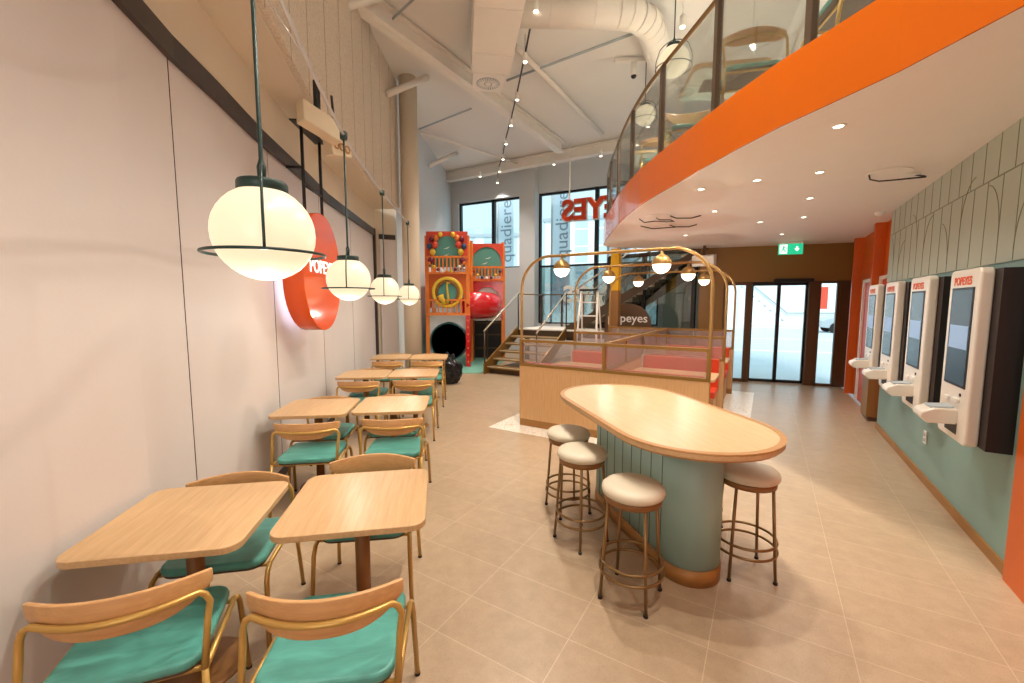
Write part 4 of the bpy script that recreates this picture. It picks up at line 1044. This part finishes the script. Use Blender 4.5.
# white projector-like box under soffit near exit
pb = empty('air_curtain', (3.95, 8.75, 2.55), R(-35)); tag(pb, 'white boxy unit hanging under the soffit at the top of the stairs', 'unit')
MB().box((0, 0, 0), (.42, .3, .22), rx=R(8)).build('casing', M['plastic'], pb, bevel=.02); MB().tube([(0, 0, .1), (0, 0, .3)], .03).build('mount', M['darkbrown'], pb)
# bin bag
def bag():
    bm = bmesh.new(); bmesh.ops.create_icosphere(bm, subdivisions=4, radius=1)
    from mathutils import noise
    for v in bm.verts:
        d = noise.noise(v.co * 2.2) * .22 + noise.noise(v.co * 5.5 + Vector((3, 1, 2))) * .12
        v.co *= 1 + d; v.co.x *= .27; v.co.y *= .22; z = v.co.z
        v.co.z = max(-.72, z) * .34 * (1.0 if z < .3 else 1.1) + .245
        if z > .55: v.co.x *= .75; v.co.y *= .75
    me = bpy.data.meshes.new('bin_bag'); bm.to_mesh(me); bm.free(); me.materials.append(M['bag'])
    for p in me.polygons: p.use_smooth = False
    o = bpy.data.objects.new('bin_bag', me); COL.objects.link(o); o.location = (-1.33, 8.72, 0); return o
tag(bag(), 'crumpled black bin bag on the floor beside the farthest table', 'bag')

# ------------------------------------------------------------------ playground
PL = (-2.27, 11.0)
mt = MB().prism([(-2.42, 9.9), (-.75, 9.95), (-.1, 12.6), (-2.28, 13.6)], 0, .02).build('play_mat', M['mat']); struct(mt, 'teal safety mat under the play towers', 'mat')
def panel_arch(par, name, m, w, z0, z1, y, ar, az, back=None):
    """panel w wide with an arch opening (radius ar, springing at az)"""
    out = MB(); N = 20
    # built as two side strips and an arch spandrel
    cx = w / 2
    arc = [(cx + ar * cos(R(180 - 180 * i / N)), az + ar * sin(R(180 - 180 * i / N))) for i in range(N + 1)]
    pl = [(0, z0), (0, z1), (w, z1), (w, z0), (cx + ar, z0)] + arc[::-1] + [(cx - ar, z0)]
    out.prism(pl, y, y + .03, mXZ); o = out.build(name, m, par)
    if back: MB().b6(cx - ar - .01, cx + ar + .01, y + .031, y + .036, z0, az + ar).build('sky_backdrop', back, par)
    return o
def tower(x, y, label, w, ps, pm):
    t = empty('play_tower', (x, y, 0)); tag(t, label, 'play tower', 'indoor play towers')
    for px_, py_ in ((0, 0), (w, 0), (0, .9), (w, .9)):
        MB().b6(px_ - .045, px_ + .045, py_ - .045, py_ + .045, .0, 3.4).build('post', pm, t)
    return t
t1 = tower(-2.2, 11.0, 'taller left play tower with balloons and a dark tube mouth', 1.06, None, M['playorange'])
panel_arch(t1, 'top_panel', M['playred'], 1.06, 2.75, 3.5, -.06, .34, 3.05, M['skyteal'])
MB().b6(0, 1.06, -.03, .0, 2.60, 3.5).build('sky_backdrop', M['skyteal'], t1)
panel_arch(t1, 'arch_panel', M['orange'], 1.06, 1.55, 2.45, -.03, .42, 1.90, M['coolwall'])
def pickets(par, x0, x1, z0, z1, y, m, n_, pf_='picket_rail'):
    f = MB().b6(x0, x1, y - .02, y + .02, z0, z0 + .05).b6(x0, x1, y - .02, y + .02, z1 - .05, z1)
    for k in range(n_): x = x0 + (x1 - x0) * (k + .5) / n_; f.b6(x - .018, x + .018, y - .012, y + .012, z0, z1)
    return f.build(pf_, m, par)
pickets(t1, 0, 1.06, 2.42, 2.88, -.1, M['playorange'], 11)
pickets(t1, 0, 1.06, 1.36, 1.78, -.1, M['playorange'], 9)
MB().b6(0, 1.06, 0, .9, 1.36, 1.42).b6(0, 1.06, 0, .9, 2.42, 2.46).build('deck', M['playorange'], t1)
panel_arch(t1, 'lower_panel', M['coolwall'], 1.06, .02, 1.36, .0, .47, .72)
MB().lathe([(.47, 0), (.50, .01), (.50, 1.0), (.46, 1.0), (.46, 0)], 32, (.55, -.06, .68), Matrix.Rotation(R(-90), 3, 'X')).build('tube_mouth', M['tubeteal'], t1)
MB().cyl((.0, 0, 0), .45, 0, .02).build('tube_end', M['black'], t1).matrix_local = Matrix.Translation((.55, .9, .68)) @ Matrix.Rotation(R(90), 4, 'X')
MB().ring((.53, -.07, 1.95), .36, .05, 36, 8, 'Y').build('ring_frame', M['yellow'], t1)
MB().ring((.53, -.065, 1.95), .28, .04, 36, 8, 'Y').build('ring_frame', M['post'], t1)
MB().lathe([(.25, 0), (.25, .01)], 28, (.53, -.03, 1.95), Matrix.Rotation(R(90), 3, 'X')).build('disc', M['skyteal'], t1)
sx_ = MB().tube([(.60, -.13, 2.18), (.54, -.13, 2.2), (.53, -.13, 2.1), (.56, -.13, 1.8), (.54, -.13, 1.68), (.46, -.13, 1.66), (.40, -.13, 1.78), (.36, -.13, 1.88)], [.018, .02, .022, .028, .035, .045, .06, .085], 10)
sx_.build('saxophone', M['yellow'], t1)
MB().b6(1.06 - .06, 1.06 + .06, -.12, -.04, .02, 1.36).build('red_post', M['red'], t1)
dt = MB()
for k in range(7): dt.lathe([(.022, 0), (.022, .01)], 10, (1.06, -.12, .15 + k * .18), Matrix.Rotation(R(90), 3, 'X'))
dt.build('dots', M['playorange'], t1)
bcol = ['playred', 'yellow', 'maroon', 'navy', 'playorange', 'maroon', 'yellow']
k = 0
for sx in (-1, 1):
    for (dx, z, r_, cc) in ((.16, 3.42, .06, 'yellow'), (.27, 3.33, .07, 'playorange'), (.38, 3.30, .07, 'maroon'), (.30, 3.16, .085, 'playred'), (.44, 3.12, .07, 'navy'), (.36, 2.98, .075, 'yellow'), (.41, 2.76, .085, 'maroon')):
        MB().sphere((.53 + sx * dx, -.09, z), r_, 12, k=8, sc=1.15).build('balloon', M[cc], t1)
for q in range(9):
    a = -1 + q / 4; MB().sphere((.53 + a * .44, -.13, 2.48 + .22 * a * a), .045, 10, k=6).build('garland_bead', M[['playorange', 'yellow', 'maroon', 'plastic'][q % 4]], t1)
for (x_, z_) in ((.52, 3.08), (.5, 2.9)): MB().prism([(-.1, -.02), (0, .01), (.09, .05), (.02, -.01)], -.04, -.035, mXZ).build('bird', M['plastic'], t1).location = (x_, 0, z_)
t2_ = tower(-1.18, 12.2, 'right play tower set back with the red tube slide in front', .92, None, M['playorange'])
panel_arch(t2_, 'top_panel', M['playred'], .92, 2.45, 3.36, -.06, .42, 2.85, M['skyteal'])
pickets(t2_, 0, .92, 2.32, 2.72, -.1, M['playorange'], 10)
panel_arch(t2_, 'arch_panel', M['red'], .92, 1.2, 2.3, -.05, .38, 1.75, M['coolwall'])
MB().b6(0, .92, 0, .9, 1.2, 1.26).b6(0, .92, 0, .9, 2.3, 2.34).build('deck', M['playorange'], t2_)
pickets(t2_, .05, .87, 1.2, 1.42, -.14, M['plastic'], 10)
for q in range(7):
    a = -1 + q / 3; MB().sphere((.46 + a * .38, -.14, 2.38 + .2 * a * a), .045, 10, k=6).build('garland_bead', M[['maroon', 'yellow', 'navy', 'plastic'][q % 4]], t2_)
for (x_, z_) in ((.5, 2.95), (.4, 2.8)): MB().prism([(-.1, -.02), (0, .01), (.09, .05), (.02, -.01)], -.05, -.045, mXZ).build('bird', M['plastic'], t2_).location = (x_, 0, z_)
lw_ = MB()
for x in (.05, .45, .87): lw_.b6(x - .02, x + .02, .1, .14, 0, 1.2)
for z in (.35, .75, 1.1): lw_.b6(.05, .87, .1, .14, z - .02, z + .02)
lw_.build('lower_frame', M['stair'], t2_); MB().b6(.05, .87, .5, .53, 0, 1.15).build('lower_panel', M['dark'], t2_)
sl = empty('tube_slide', (-1.33, 11.3, 1.62)); tag(sl, 'glossy red tube slide between the two play towers', 'slide')
rs = .36
pts = [(.02, .0, 0), (.3, .02, 0), (.50, .06, 0), (.64, .18, 0), (.70, .38, 0), (.71, .76, 0)]
MB().tube(pts, [rs, rs, rs, rs * .98, rs * .98, rs * .98], 28).build('tube', M['red'], sl)
MB().ring((.02, 0, 0), rs, .02, 32, 6, 'X').build('flange', M['red'], sl)

# ------------------------------------------------------------------ furniture upstairs
G2 = 'chairs on the mezzanine'
put_chair(2.12, 3.98, R(-14), 'gold framed teal chair on the mezzanine, its back to the camera', 3.26, G2)
put_chair(2.1, 5.2, R(170), 'gold framed teal chair on the mezzanine, second behind the rail', 3.26, G2)
put_chair(2.12, 6.35, R(-10), 'gold framed chair on the mezzanine near the far rail posts', 3.26, G2)
put_chair(2.36, 3.06, R(80), 'gold framed chair on the mezzanine nearest the camera', 3.26, G2)
def mtable(x, y, rz, lb, w=.7):
    o = empty('mezzanine_table', (x, y, 3.26), rz); tag(o, lb, 'table', 'mezzanine tables')
    MB().prism(rrect(w, w, .08), .70, .735).build('tabletop', M['oak'], o, bevel=.003); MB().prism(rrect(w - .03, w - .03, .08), .69, .6995).build('underside', M['undertop'], o)
    MB().b6(-.2, .2, -.12, .12, .675, .69).build('top_bracket', M['underseat'], o)
    MB().cyl((0, 0, 0), .035, .01, .675, 16).build('column', M['alu'], o); MB().lathe([(.2, 0), (.2, .008), (.04, .012)], 24).build('base_plate', M['alu'], o)
mtable(2.18, 4.6, R(-10), 'square table on the mezzanine seen from below behind the rail', .72)
mtable(2.25, 6.95, R(-10), 'farther table on the mezzanine seen from below', .7)
mtable(3.0, 3.1, R(-10), 'nearest table on the mezzanine seen from below', .7)
